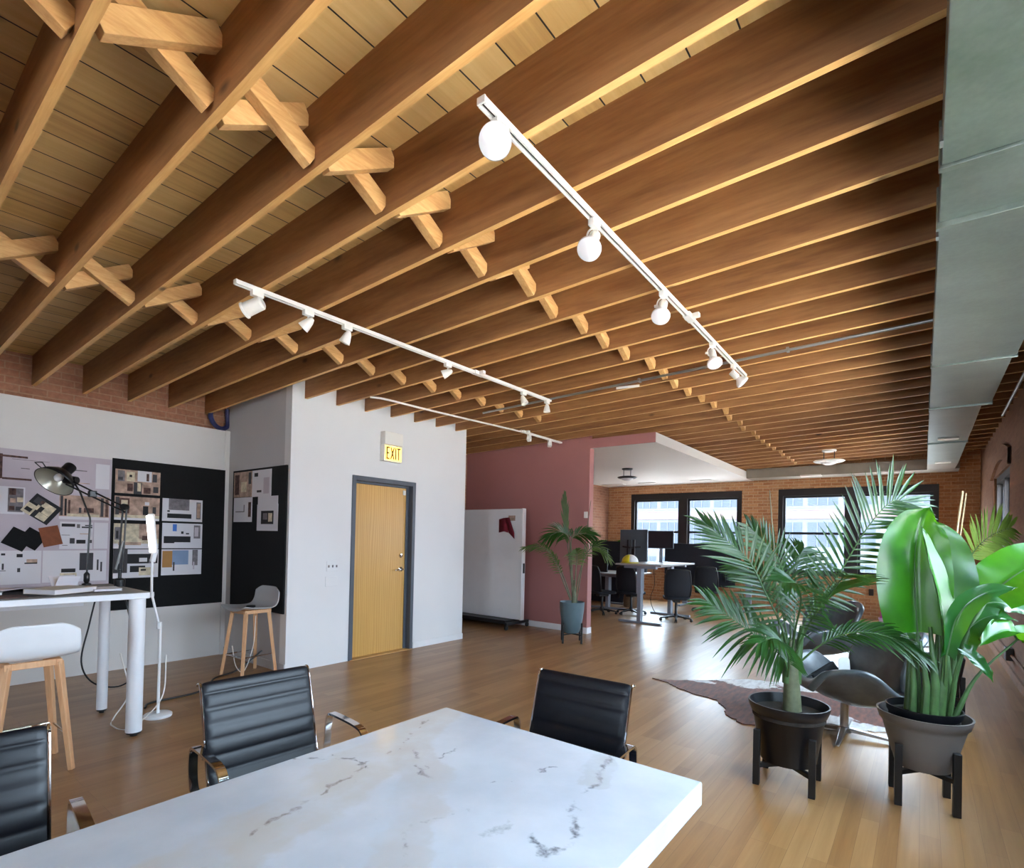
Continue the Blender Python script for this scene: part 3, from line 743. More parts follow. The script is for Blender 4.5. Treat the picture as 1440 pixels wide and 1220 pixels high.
# books and papers on the tall table
def slab(name, mats, label, cat, c, size, rz, group=None, bev=.002):
    b = MB().cbox((0, 0, size[2] / 2), size)
    return tag(b.build(name, mats, loc=c, rz=rz, bevel=bev), label, cat, group)
slab('desk_mat', 'mat_dark', 'dark mat under the magazines on the tall table', 'mat', (-4.7, 1.0, ZT), (.42, .62, .004), .1)
def book(label, c, size, rz, cover, group=None):
    t = thing('book', label, 'book', c, rz, group); w, l, h = size
    MB().box((-w / 2, -l / 2, 0), (w / 2, l / 2, .003)).box((-w / 2, -l / 2, h - .003), (w / 2, l / 2, h)).box((-w / 2, -l / 2, .003), (-w / 2 + .003, l / 2, h - .003)).build('cover', cover, t)
    MB().box((-w / 2 + .004, -l / 2 + .004, .0031), (w / 2 - .004, l / 2 - .004, h - .0031)).build('pages', 'paper', t)
book('thick cream book lying open-edged in the middle of the tall table', (-4.62, 1.02, ZT + .005), (.24, .3, .032), .5, 'book_cream')
book('small pale book at the back of the tall table toward its left end', (-4.72, .62, ZT), (.17, .2, .022), .2, 'book_grey')
book('white magazine next to the clamped lamp on the tall table', (-4.64, 1.27, ZT + .005), (.22, .16, .014), -.1, 'paper')
book('printed brochure at the left edge of the tall table', (-4.52, .72, ZT), (.16, .18, .006), .15, 'ink_brown')
b = MB(); rows = [[(x, y, .004 + .03 * max(0, math.sin((y + .3) * 5)) * (x + .2) / .4) for y in [i * .06 - .3 for i in range(11)]] for x in (-.2, -.07, .07, .2)]
b.grid(rows); tag(b.build('drawing_roll', 'paper_lilac', loc=(-4.99, .93, ZT), rz=.1, solid=.002), 'curling sheet of drawings at the back of the tall table', 'drawing')
b = MB().bar((0, -.09, .006), (.05, -.085, .085), .002, .14, (0, 1, 0)).bar((0, -.09, .006), (-.06, -.09, .085), .002, .17, (0, 1, 0))
tag(b.build('folded_card', 'paper', loc=(-5.13, 1.24, ZT - .004), rz=.2), 'white folded card standing against the board at the back of the tall table', 'card')

# ------------------------------------------------------------------ pinboards and pinned sheets (they hang on the walls)
def sheet(name, label, cat, o, ux, w, h, prints, base='paper', th=.003, rot=0., group=None):
    """o: lower left corner on the wall, ux: 'y' on the left wall, 'x' on the nook wall; prints: (x0, x1, z0, z1, material) in fractions of the sheet"""
    xs = sorted({0., 1.} | {p[0] for p in prints} | {p[1] for p in prints}); zs = sorted({0., 1.} | {p[2] for p in prints} | {p[3] for p in prints})
    mats = [base] + sorted({p[4] for p in prints}); b = MB()
    pt = (lambda a, c, d: (d, a, c)) if ux == 'y' else (lambda a, c, d: (a, -d, c))
    ca, sa = math.cos(rot), math.sin(rot)
    def P(a, c, d):
        a, c = (a - .5) * w, (c - .5) * h
        return pt(a * ca - c * sa, a * sa + c * ca, d)
    idx = {}
    for i, a in enumerate(xs):
        for j, c in enumerate(zs): idx[i, j] = len(b.v); b.v.append(Vector(P(a, c, th)))
    for i in range(len(xs) - 1):
        for j in range(len(zs) - 1):
            mx, mz = (xs[i] + xs[i + 1]) / 2, (zs[j] + zs[j + 1]) / 2; m = base
            for p in prints:
                if p[0] < mx < p[1] and p[2] < mz < p[3]: m = p[4]
            b.f.append([idx[i, j], idx[i + 1, j], idx[i + 1, j + 1], idx[i, j + 1]]); b.m.append(mats.index(m))
    nx, nz = len(xs) - 1, len(zs) - 1
    k = len(b.v); b.v += [Vector(P(a, c, 0)) for a, c in ((0, 0), (1, 0), (1, 1), (0, 1))]
    ring = [idx[i, 0] for i in range(nx + 1)], [idx[nx, j] for j in range(nz + 1)], [idx[i, nz] for i in range(nx, -1, -1)], [idx[0, j] for j in range(nz, -1, -1)]
    for q, rg in enumerate(ring):
        b.f.append([k + (q + 1) % 4, k + q] + rg if False else [k + q, k + (q + 1) % 4] + list(reversed(rg))); b.m.append(0)
    b.f.append([k + 3, k + 2, k + 1, k]); b.m.append(0)
    loc = (o[0], o[1] + w / 2, o[2] + h / 2) if ux == 'y' else (o[0] + w / 2, o[1], o[2] + h / 2)
    ob = b.build(name, mats, smooth=0, loc=loc)
    return tag(ob, label, cat, group)
XB = XL + .1
sheet('pinboard', 'black felt pinboard on the white panel behind the lit floor lamp', 'board', (XB, 1.838, .62), 'y', 1.118, 1.57, [], 'black_matt', .02)
sheet('pinboard', 'black felt pinboard on the grey return wall behind the grey bar stool', 'board', (-6.45, YE0, .61), 'x', 1.17, 1.562, [], 'black_matt', .02)
sheet('pinboard', 'white backing board covered with pinned sheets behind the architect lamp', 'board', (XB, .5, .86), 'y', 1.334, 1.31, [], 'paper_lilac', .012)
X1 = XB + .012; X2 = XB + .02
gs = 'sheets pinned on the white backing board'
sheet('pinned_sheet', 'wide floor plan print with dark brush strokes, topmost on the white backing board', 'print', (X1, .62, 1.868), 'y', .78, .262,
      [(.45, .5, .1, .96, 'ink_brown'), (.5, .72, .86, .93, 'ink_brown'), (.5, .76, .08, .15, 'ink_brown'), (.58, .92, .8, .815, 'ink_grey'), (.66, .74, .5, .53, 'ink_grey'), (.52, .98, .2, .75, 'paper_lilac'), (.66, .74, .49, .52, 'ink_grey')], 'paper_lilac', group=gs)
sheet('pinned_sheet', 'pale sheet with a faint elevation, pinned behind the lamp shade', 'print', (X1, 1.42, 1.86), 'y', .26, .27, [(.2, .8, .6, .64, 'ink_grey'), (.1, .9, .15, .18, 'ink_beige')], 'paper_lilac', group=gs)
sheet('pinned_sheet', 'blank white sheet at the top right of the white backing board', 'print', (X1, 1.7, 1.862), 'y', .115, .25, [], 'paper', group=gs)
sheet('pinned_sheet', 'white sheet with a small collage column, left of the tilted cowhide photo', 'print', (X1, .78, 1.575), 'y', .39, .25, [(.7, .97, .08, .95, 'ink_grey'), (.72, .84, .7, .95, 'ink_brown'), (.86, .97, .45, .62, 'ink_cream'), (.72, .82, .14, .3, 'ink_brown'), (.84, .95, .14, .28, 'ink_dark'), (.74, .84, .42, .58, 'ink_beige')], 'paper', group=gs)
sheet('pinned_sheet', 'tilted black and cream cowhide photo on the white backing board', 'print', (X1 + .001, 1.175, 1.53), 'y', .235, .2, [(0, .35, 0, .5, 'ink_cream'), (.06, .28, .12, .3, 'ink'), (.3, .85, .35, .85, 'ink_cream'), (.1, .4, .6, .9, 'ink_dark'), (.4, .55, .2, .6, 'ink'), (.5, .85, .06, .34, 'ink_cream'), (.3, .42, .7, .85, 'ink_brown')], 'ink', rot=-.62, group=gs)
sheet('pinned_sheet', 'wide room perspective print with dark doorways, right of the cowhide photo', 'print', (X1, 1.42, 1.545), 'y', .4, .235, [(0, 1, .12, 1, 'ink_beige'), (.02, .07, .15, .95, 'ink_dark'), (.1, .14, .15, .85, 'ink'), (.17, .21, .2, .8, 'ink_brown'), (.82, .88, .15, .95, 'ink_dark'), (.92, .98, .15, .9, 'ink_brown'), (.38, .43, .28, .5, 'ink_dark'), (.48, .68, .3, .5, 'ink_brown'), (.15, .8, .12, .24, 'ink_cream')], 'paper', group=gs)
sheet('fabric_swatch', 'outer left black fabric swatch pinned to the white backing board', 'swatch', (X1, 1.045, 1.26), 'y', .17, .17, [], 'black_matt', .004, -.52, 'black swatches')
sheet('fabric_swatch', 'black fabric swatch overlapping the other one, beside the brown suede swatch', 'swatch', (X1 + .004, 1.15, 1.27), 'y', .16, .16, [], 'black_matt', .004, -.6, 'black swatches')
sheet('fabric_swatch', 'brown suede swatch pinned to the white backing board', 'swatch', (X1 + .008, 1.29, 1.285), 'y', .145, .185, [], 'swatch_brown', .004, .24)
sheet('pinned_sheet', 'sheet of small furniture cut-outs below the room perspective print', 'print', (X1, 1.43, 1.255), 'y', .26, .265, [(.05, .45, .82, .93, 'ink'), (.5, .6, .78, .92, 'ink_grey'), (.65, .98, .78, .84, 'ink_dark'), (.75, .98, .86, .9, 'ink'), (.05, .3, .5, .52, 'ink_grey'), (.3, .45, .2, .4, 'ink_dark'), (.5, .78, .2, .34, 'ink'), (.86, .98, .22, .34, 'ink_dark'), (.08, .24, .12, .14, 'ink_grey'), (.6, .9, .55, .58, 'ink_beige')], 'paper', group=gs)
sheet('pinned_sheet', 'blank white sheet right of the furniture cut-outs', 'print', (X1, 1.7, 1.258), 'y', .115, .262, [], 'paper', group=gs)
sheet('pinned_sheet', 'white sheet with tiny furniture pieces under the black swatches', 'print', (X1, .95, .93), 'y', .35, .31, [(.2, .28, .86, .92, 'ink'), (.5, .62, .8, .9, 'ink'), (.12, .3, .4, .42, 'ink_grey'), (.22, .26, .44, .62, 'ink_dark'), (.66, .92, .6, .64, 'ink'), (.7, .92, .64, .74, 'ink_beige'), (.52, .58, .36, .48, 'ink_dark'), (.1, .14, .5, .7, 'ink_grey')], 'paper', group=gs)
sheet('pinned_sheet', 'white sheet with a charcoal block drawing, lowest beside the black pinboard', 'print', (X1, 1.31, .935), 'y', .5, .305, [(.56, .78, .36, .92, 'ink_dark'), (.28, .5, .3, .42, 'ink'), (.84, .87, .35, .7, 'ink_dark'), (.9, .93, .3, .62, 'ink_dark'), (.26, .52, .08, .28, 'ink_cream')], 'paper', group=gs)
gb = 'sheets pinned on the black board'
B = lambda label, y0_, z0_, w_, h_, pr, base='paper': sheet('pinned_sheet', label, 'print', (X2, y0_, z0_), 'y', w_, h_, pr, base, group=gb)
B('collage print of small photographs, topmost in the left column of the black pinboard', 1.862, 1.835, .41, .248, [(0, 1, 0, 1, 'ink_beige'), (.05, .2, .5, .95, 'ink_grey'), (.06, .16, .55, .68, 'ink_dark'), (.24, .42, .52, .92, 'ink_cream'), (.3, .36, .7, .8, 'ink'), (.26, .38, .1, .42, 'ink_brown'), (.4, .58, 0, .5, 'ink_dark'), (.48, .56, .12, .48, 'ink_cream'), (.48, .8, .54, 1, 'paper'), (.68, .74, .58, .9, 'ink_brown'), (.82, .92, .56, .9, 'ink_dark'), (.62, .78, .04, .3, 'ink_brown'), (.84, .96, .1, .36, 'ink_dark')])
B('room perspective print with a dark window, second in the left column of the black pinboard', 1.862, 1.557, .41, .248, [(0, 1, .16, 1, 'ink_beige'), (.02, .1, .2, .96, 'ink_dark'), (.1, .32, .28, .92, 'ink_brown'), (.14, .28, .38, .84, 'ink_cream'), (.62, .74, .24, .62, 'ink'), (.84, .92, .3, .6, 'ink_dark'), (.66, .76, .66, .8, 'paper'), (0, 1, .1, .22, 'ink_cream')])
B('pale lounge print with a plant, third in the left column of the black pinboard', 1.862, 1.258, .41, .262, [(0, 1, .2, 1, 'ink_cream'), (.55, 1, .4, 1, 'ink_beige'), (.02, .14, .35, .85, 'ink_grey'), (.05, .1, .4, .7, 'ink'), (.62, .78, .34, .52, 'ink_brown'), (.1, .6, .14, .26, 'ink_beige')])
B('stark grey and black block print, lowest in the left column of the black pinboard', 1.866, .95, .41, .3, [(0, .3, .18, 1, 'ink_dark'), (.3, .98, .5, .84, 'ink'), (.56, .74, .56, .7, 'paper'), (.36, .7, .2, .42, 'ink'), (.56, .9, .08, .36, 'ink_cream'), (.6, .72, .24, .3, 'ink'), (.78, .86, .5, .66, 'ink_grey')])
B('kitchen elevation print with a black sideboard, upper in the right column of the black pinboard', 2.3, 1.562, .41, .25, [(.15, .66, .5, 1, 'ink_grey'), (.12, .72, .14, .34, 'ink'), (.12, .18, .4, .48, 'ink_dark'), (.84, .96, .12, .9, 'ink_grey'), (.86, .94, .18, .84, 'ink_beige')])
B('print with a bright blue note and a long black bench, middle of the right column', 2.305, 1.262, .41, .278, [(.25, .35, .68, .96, 'ink_bright'), (.04, .7, .2, .48, 'ink'), (.3, .7, .14, .24, 'paper'), (.46, .52, .58, .68, 'ink'), (.58, .66, .56, .62, 'ink_dark'), (.78, .95, .4, .94, 'ink_grey'), (.8, .9, .48, .86, 'paper_lilac')])
B('print with tan and pale blue panels, lowest in the right column of the black pinboard', 2.305, .965, .41, .285, [(.02, .26, .3, .94, 'ink_tan'), (.26, .66, .4, .96, 'ink_blue'), (.28, .32, .16, .5, 'ink_dark'), (.76, .9, .36, .98, 'ink_grey'), (.78, .82, .2, .5, 'paper_lilac')])
gn = 'sheets pinned in the nook'
N = lambda label, x0_, z0_, w_, h_, pr, d=0, base='paper': sheet('pinned_sheet', label, 'print', (x0_, YE0 - .02 - d, z0_), 'x', w_, h_, pr, base, group=gn)
N('brown photo collage, first sheet at the upper left of the nook pinboard', -6.42, 1.86, .43, .29, [(0, 1, 0, 1, 'ink_beige'), (.06, .3, .1, .9, 'ink_brown'), (.4, .7, .2, .6, 'ink_cream'), (.8, .95, .5, .95, 'ink_dark')])
N('white sheet with two small sketches, right of the brown collage in the nook', -5.985, 1.855, .41, .295, [(.1, .3, .76, .9, 'ink'), (.25, .5, .16, .24, 'ink_dark'), (.6, .9, .1, .7, 'paper_lilac')])
N('sheet with a curved plan drawing, below the brown collage in the nook', -6.41, 1.575, .43, .28, [(.1, .6, .4, .44, 'ink_grey'), (.55, .6, .44, .7, 'ink_grey'), (.8, .95, .2, .8, 'ink_brown')])
N('white sheet headed by a line of print, half covered in the nook', -5.85, 1.6, .42, .255, [(.2, .75, .62, .66, 'ink')])
N('white sheet with a framed black room view, lowest in the nook', -5.855, 1.478, .44, .29, [(.2, .8, .25, .75, 'ink'), (.3, .5, .42, .66, 'ink_grey'), (.55, .74, .34, .66, 'ink_cream')], .004)

# exit sign, switches, outlets, hose
t = thing('exit_sign', 'lit yellow EXIT sign under a white battery box above the entry door', 'sign', (XE, 4.295, 2.36))
MB().box((0, -.14, .205), (.09, .14, .36)).build('battery_box', 'fixture', t, bevel=.006)
MB().box((0, -.14, 0), (.075, .14, .2)).build('housing', 'fixture', t, bevel=.004)
fp = MB().box((.0751, -.128, .012), (.079, .128, .19)).build('lit_panel', 'exit_lit', t)
def strokes(y, segs):
    b = MB()
    for (a, c, e, g) in segs: b.bar((.0795, y + a, c), (.0795, y + e, g), .002, .017, (0, -(g - c), (e - a)) if abs(e - a) > 1e-6 else (0, 1, 0))
    return b.build('letter', 'exit_ink', fp, smooth=0)
zb, zt = .035, .168; zm = (zb + zt) / 2
strokes(-.1, [(0, zb, 0, zt), (-.008, zt, .04, zt), (-.008, zb, .04, zb), (-.008, zm, .034, zm)])
strokes(-.04, [(0, zb - .005, .05, zt + .005), (.05, zb - .005, 0, zt + .005)])
strokes(.036, [(0, zb - .005, 0, zt + .005)])
strokes(.082, [(0, zb - .005, 0, zt), (-.028, zt, .028, zt)])
def plate(label, loc, ax, w_, h_, nsw, cat='switch', group=None, name='switch_plate'):
    t = thing(name, label, cat, loc, ax, group)
    MB().box((0, -w_ / 2, -h_ / 2), (.007, w_ / 2, h_ / 2)).build('cover_plate', 'white_wall', t, bevel=.003)
    for i in range(nsw):
        y = (i - (nsw - 1) / 2) * w_ / nsw
        MB().box((.0071, y - .006, -.014), (.017, y + .006, .012)).build('toggle' if cat == 'switch' else 'socket', 'ink_grey', t)
plate('white triple switch plate on the entry wall left of the oak door', (XE, 3.53, 1.1), 0, .15, .115, 3)
plate('blank white plate below the triple switches by the oak door', (XE, 3.52, .93), 0, .15, .11, 0, 'wall plate', name='wall_plate')
plate('white outlet plate low on the white panel beside the near bar stool', (XB, 1.555, .31), 0, .12, .075, 2, 'outlet', name='outlet_plate')
tag(MB().box((-4.205, YP - .025, 1.8), (-4.145, YP - .0005, 1.9)).build('thermostat', 'fixture', bevel=.004), 'small white thermostat near the free end of the rose wall', 'thermostat')
hs = crom([(-6.66, 2.8, 2.9), (-6.64, 2.79, 2.8), (-6.63, 2.84, 2.71), (-6.64, 2.92, 2.685), (-6.65, 2.985, 2.73), (-6.66, 2.99, 2.83), (-6.66, 2.985, 2.93)], 6)
tag(MB().tube(hs, .027, 12).build('hose', 'hose'), 'loop of dark blue hose hanging over the top corner of the white panel', 'hose')

# cords
def cord(pts, r, mat, label, n=8):
    return tag(MB().tube(crom(pts, n), r, 8).build('power_cord', mat), label, 'cord')
cord([(-5.24, 1.38, .94), (-5.25, 1.34, .7), (-5.27, 1.3, .4), (-5.25, 1.38, .22), (-5.1, 1.52, .2), (-5.0, 1.6, .35), (-4.97, 1.56, .7), (-4.97, 1.48, .95)], .006, 'black', 'black cord looping under the tall table from its thin leg')
cord([(-5.1, 1.52, .95), (-5.08, 1.55, .8), (-5.02, 1.56, .62), (-5.06, 1.56, .4), (-5.05, 1.58, .15), (-5.0, 1.62, .008)], .008, 'black', 'thick black cord hanging straight down under the tall table')
cord([(-5.0, 1.66, .008), (-5.12, 1.75, .008), (-5.15, 2.1, .008), (-5.35, 2.3, .008), (-5.55, 2.45, .008), (-5.62, 2.7, .03), (-5.58, 2.93, .2)], .009, 'black', 'black cord snaking across the floor from the tall table to the grey bar stool')
cord([(-4.9, 1.45, .5), (-4.86, 1.5, .2), (-4.9, 1.42, .01), (-4.72, 1.36, .008), (-4.55, 1.42, .012), (-4.5, 1.6, .2), (-4.6, 1.66, .5)], .005, 'fixture', 'thin white cord coiling between the legs of the tall table')
cord([(-5.55, 2.6, .3), (-5.5, 2.62, .1), (-5.45, 2.68, .05), (-5.42, 2.75, .3), (-5.44, 2.78, .6)], .004, 'fixture', 'thin white cord dangling under the grey bar stool')

# rolling whiteboard and the cloth on it
t = thing('whiteboard', 'tall white rolling whiteboard standing in front of the rose wall', 'whiteboard', (-5.75, 6.95, 0))
MB().box((-.85, -.035, .15), (.63, .035, 1.94)).build('board_panel', 'white_metal', t, bevel=.006)
MB().box((.631, -.045, .145), (.66, .045, 1.945)).build('edge_rail', 'white_metal', t, bevel=.006)
MB().box((.661, -.02, .9), (.672, .02, 1.06)).build('grip', 'black', t, bevel=.004)
MB().box((-.85, -.24, .085), (.5, .24, .145)).build('base_platform', 'black', t, bevel=.006)
MB().bar((.55, -.3, .1), (.55, .3, .1), .05, .045).build('foot_bar', 'black', t, bevel=.006)
for x, y in ((.55, -.28), (.55, .28), (-.8, -.28), (-.8, .28)):
    MB().lathe([(.004, -.014), (.036, -.014), (.04, 0), (.036, .014), (.004, .014)], n=18, T=frame_T((x, y, .041), (0, 0, 1), (0, 1, 0))).build('caster', 'black', t)
MB().box((.36, -.039, 1.745), (.5, -.0351, 1.83)).build('label_tag', 'ink_beige', t)
b = MB(); b.grid([[(-.2, 0, -.02), (-.1, -.012, .0), (-.03, -.004, .0)], [(-.2, 0, -.24), (-.08, -.02, -.22), (.0, -.008, -.24)]])
b.add([(-.1, -.006, .0), (.02, -.01, .01), (.14, -.03, -.24), (.14, -.02, -.34), (.02, -.018, -.24), (-.03, -.01, -.1)], [(0, 1, 2, 3, 4, 5)])
tag(b.build('cloth', 'oxblood', loc=(-5.38, 6.908, 1.79), solid=.006), 'dark red cloth draped on the face of the rolling whiteboard', 'cloth')

# ------------------------------------------------------------------ track lighting, conduit, ducts, ceiling lamps
def track(name, label, p, q, feed=None, w=.034, h=.022):
    p, q = Vector(p), Vector(q); t = thing(name, label, 'light track', tuple(p)); d = q - p; L = d.length; dn = d.normalized()
    up = Vector((0, 0, 1)); a = dn.cross(up).normalized(); u = a.cross(dn)
    b = MB()
    for o_, ww in ((-.0125, .009), (.0125, .009)): b.bar(a * o_ - u * .006, d + a * o_ - u * .006, ww, .018, tuple(u))
    b.bar(u * .006, d + u * .006, .034, .008, tuple(u))
    b.build('rail', 'fixture', t, smooth=0)
    MB().bar(-u * .003, d - u * .003, .008, .006, tuple(u)).build('slot', 'fixture_dark', t, smooth=0)
    for e, sg in ((Vector((0, 0, 0)), -1), (d, 1)): MB().bar(e, e + dn * sg * .008, .036, .026, tuple(u)).build('end_cap', 'fixture', t, bevel=.002)
    if feed is not None:
        c = d * feed
        MB().bar(c - dn * .07, c + dn * .07, .05, .034, tuple(u)).bar(c - a * .03, c + a * .07 + u * .004, .04, .03, tuple(u)).build('power_feed', 'fixture', t, bevel=.004)
    return t
T1a, T1b = Vector((-1.213, 1.357, 2.947)), Vector((-1.347, 5.3, 3.038))
T2a, T2b = Vector((-3.14, 1.435, 2.89)), Vector((-3.25, 4.86, 2.969))
T3a, T3b = Vector((-4.452, 5.95, 2.955)), Vector((-4.46, 7.0, 2.955))
track('track_rail', 'long white lighting track under the joists, nearest overhead, carrying five round bulbs', T1a, T1b, .575)
track('track_rail', 'thin white lighting track under the joists before the entry wall, carrying small bell heads', T2a, T2b, .64)
track('track_rail', 'short white lighting track in front of the rose wall fed by a cord', T3a, T3b, .1)

def spot(kind, A, B, y, dr, label, group):
    k = (y - A.y) / (B.y - A.y); p = A + (B - A) * k - Vector((0, 0, .016))
    t = thing('spotlight', label, 'spotlight', tuple(p), 0, group); d = Vector(dr).normalized()
    dn = (B - A).normalized()
    MB().bar(-dn * .035 + Vector((0, 0, -.012)), dn * .035 + Vector((0, 0, -.012)), .034, .034).build('adapter', 'fixture', t, bevel=.004)
    piv = Vector((0, 0, -.075)) if kind != 'cube' else Vector((0, 0, -.06))
    s = d.cross(Vector((0, 0, 1)))
    if s.length < .1: s = Vector((1, 0, 0))
    s.normalize()
    off = s * .035 if kind == 'bulb' else Vector((0, 0, 0))
    MB().tube(crom([(0, 0, -.025), Vector((0, 0, -.04)) + off * .8, piv + off * 1.1, piv + off * .9 + d * .03], 4), .005, 8).build('yoke', 'fixture', t)
    T = frame_T(piv, s, d.cross(s))
    if kind == 'bulb':
        MB().lathe([(.001, -.025), (.024, -.025), (.027, -.018), (.027, .045), (.024, .05)], n=20, T=T).build('socket', 'fixture', t)
        MB().lathe([(.02, .05), (.023, .06), (.05, .092), (.057, .108), (.055, .12), (.035, .128), (.0005, .131)], n=28, T=T).build('bulb', 'bulb', t)
        MB().tube([piv + off * .9, piv + off * 1.5], .009, 10).build('wing_knob', 'fixture', t)
    elif kind == 'can':
        MB().lathe([(.001, -.04), (.03, -.04), (.04, -.03), (.042, .07), (.048, .074), (.048, .084), (.04, .084), (.036, .05), (.001, .045)], n=24, T=T).build('can', 'fixture', t)
    elif kind == 'bell':
        MB().lathe([(.001, -.045), (.012, -.042), (.024, -.02), (.034, .02), (.038, .045), (.034, .045), (.028, .02), (.001, .01)], n=22, T=T).build('bell', 'fixture', t)
    else:
        MB().box((-.03, -.03, -.035), (.03, .03, .035), T=T).build('cube_head', 'fixture', t, bevel=.006)
    return t
g1 = 'round bulbs on the nearest track'
for y, d, l in ((1.46, (.42, -.72, -.5), 'large round frosted bulb on the nearest lighting track, closest to the table'), (2.2, (.12, -.6, -.78), 'second frosted bulb along the nearest lighting track'),
                (3.12, (.1, -.55, -.82), 'third frosted bulb along the nearest lighting track, just before its power feed'), (4.2, (.3, -.4, -.85), 'fourth frosted bulb along the nearest lighting track, past its power feed'),
                (4.86, (.62, .3, -.7), 'last frosted bulb at the far end of the nearest track, tipped toward the duct')):
    spot('bulb', T1a, T1b, y, d, l, g1)
g2 = 'white heads on the track before the entry wall'
for kd, y, d, l in (('can', 1.56, (-.72, -.5, -.4), 'white can spotlight at the near end of the thin track'), ('bell', 1.9, (-.6, -.4, -.65), 'white bell spotlight second on the thin track, beside the can'),
                    ('bell', 2.2, (-.35, -.2, -.9), 'white bell spotlight third on the thin track'), ('bell', 3.22, (-.72, -.5, -.4), 'white bell spotlight just before the power feed of the thin track'),
                    ('bell', 4.35, (.35, .1, -.85), 'white bell spotlight past the power feed, tipped toward the windows'), ('bell', 4.8, (0, 0, -1), 'white bell spotlight hanging straight down at the far end of the thin track')):
    spot(kd, T2a, T2b, y, d, l, g2)
spot('cube', T3a, T3b, 6.15, (.1, -.3, -.9), 'small white cube spotlight by the feed of the short track', 'cube heads on the short track')
spot('cube', T3a, T3b, 6.68, (.2, -.2, -.9), 'small white cube spotlight at the free end of the short track', 'cube heads on the short track')
tag(MB().tube(crom([(-4.6, 3.5, 2.9), (-4.535, 3.65, 2.9), (-4.45, 4.1, 2.885), (-4.43, 4.8, 2.9), (-4.45, 5.5, 2.93), (-4.455, 5.96, 2.945)], 6), .011, 8).build('feed_cord', 'fixture'), 'white feed cord sagging under the joists to the short track', 'cord')
t = thing('conduit', 'thin steel conduit running along a joist across the whole ceiling', 'conduit', (0, 0, 0))
MB().tube([(x, 4.845, zj(x, 4.845) - .016) for x in (-4.2, -3, -1.5, -.5, .2)], .012, 10).build('pipe', 'steel', t)
for x in (-3.6, -2.2, -.9): MB().cbox((x, 4.845, zj(x, 4.845) - .014), (.02, .05, .034)).build('strap', 'steel', t)
tag(MB().bar((-2.5, 4.95, zj(-2.5, 4.95) - .012), (-2.28, 5.02, zj(-2.28, 5) - .012), .02, .02).build('pipe_stub', 'fixture'), 'short white stub of pipe under the joists next to the long conduit', 'pipe')
tag(MB().tube([(.62, 2.5, 2.97), (.66, 5, 2.97), (.7, 8.2, 2.98)], .014, 10).build('sprinkler_pipe', 'steel'), 'thin grey pipe running under the joists between the big duct and the right wall', 'pipe')

t = thing('air_duct', 'big galvanized rectangular air duct hung along the right side of the ceiling', 'duct', (0, 0, 2.82))
sec = [(-3.2, 2.43, .505, 0), (2.46, 2.88, .5, .012), (2.91, 5.1, .505, 0), (5.13, 6.66, .49, .004), (6.7, 8.9, .43, .006), (8.92, 11.1, .43, .004)]
for (a, c, w_, up) in sec: MB().box((.037, a, up), (w_, c, .165)).build('duct_section', 'galv', t, bevel=.004)
for (y, w_) in ((2.445, .515), (2.895, .515), (5.115, .512), (6.68, .5), (8.91, .438)):
    MB().box((.029, y - .014, -.012), (w_, y + .014, .17)).build('seam_flange', 'galv', t, bevel=.003)
MB().bar((.235, 11.1, .085), (.235, 12.32, .12), .39, .16, h2=.13).build('duct_elbow', 'duct_grey', t)
for y in (8.57, 10.9): MB().box((.13, y - .055, -.012), (.335, y + .055, .003)).build('vent_grille', 'fixture', t, bevel=.003)
for (y, x) in ((2.3, .03), (3.0, .03), (5.0, .03), (6.8, .03)): MB().box((x, y - .02, .0), (x + .01, y + .02, .05)).build('clip', 'steel', t)
t = thing('cross_duct', 'low grey duct boxed along the top of the far brick wall above the windows', 'duct', (0, 12.3, 2.873))
MB().box((-3.06, 0, 0), (.5, .5, .2)).build('duct_body', 'duct_grey', t, bevel=.006)
for xa, xb in ((-2.02, -1.64), (-.71, -.33)): MB().box((xa, -.012, -.012), (xb, .14, .016)).build('vent_grille', 'fixture', t, bevel=.003)
for xa, xb, l in ((-6.55, -5.95, 'white vent strip under the soffit near the left brick wall'), (-5.55, -5.16, 'white vent strip under the soffit above the dark monitors'), (-4.27, -3.8, 'white vent strip under the soffit above the left far window')):
    tag(MB().box((xa, 12.25, 2.872), (xb, 12.42, 2.889)).build('vent_grille', 'fixture', bevel=.003), l, 'vent', 'vent strips under the soffit')

def disc_lamp(loc, drop, R, label, mats):
    t = thing('disc_pendant', label, 'ceiling lamp', loc)
    MB().lathe([(.001, 0), (.105, 0), (.105, -.018), (.09, -.026), (.001, -.026)], n=28).build('canopy', mats[0], t)
    for s in (-1, 1): MB().tube([(s * .075, 0, -.02), (s * .075, 0, -drop)], .007, 8).build('rod', 'black', t)
    MB().lathe([(.001, -drop + .012), (.1, -drop + .012), (R * .9, -drop + .006), (R, -drop - .008), (R * .86, -drop - .024), (.12, -drop - .026)], n=40, cap=False).build('disc_rim', mats[1], t, solid=.004)
    MB().lathe([(.13, -drop - .024), (.1, -drop - .05), (.05, -drop - .068), (.0005, -drop - .074)], n=28).build('diffuser_bowl', 'bulb', t)
    MB().lathe([(.001, -drop + .018), (.12, -drop + .018), (.12, -drop + .01), (.001, -drop + .01)], n=28).build('lamp_plate', 'black', t)
disc_lamp((-1.25, 10.2, 3.035), .175, .23, 'white disc pendant lamp under the joists in front of the right far window', ('fixture', 'fixture'))
disc_lamp((-4.65, 9.75, 2.888), .17, .19, 'dark disc pendant lamp under the white soffit', ('black', 'lamp_black'))

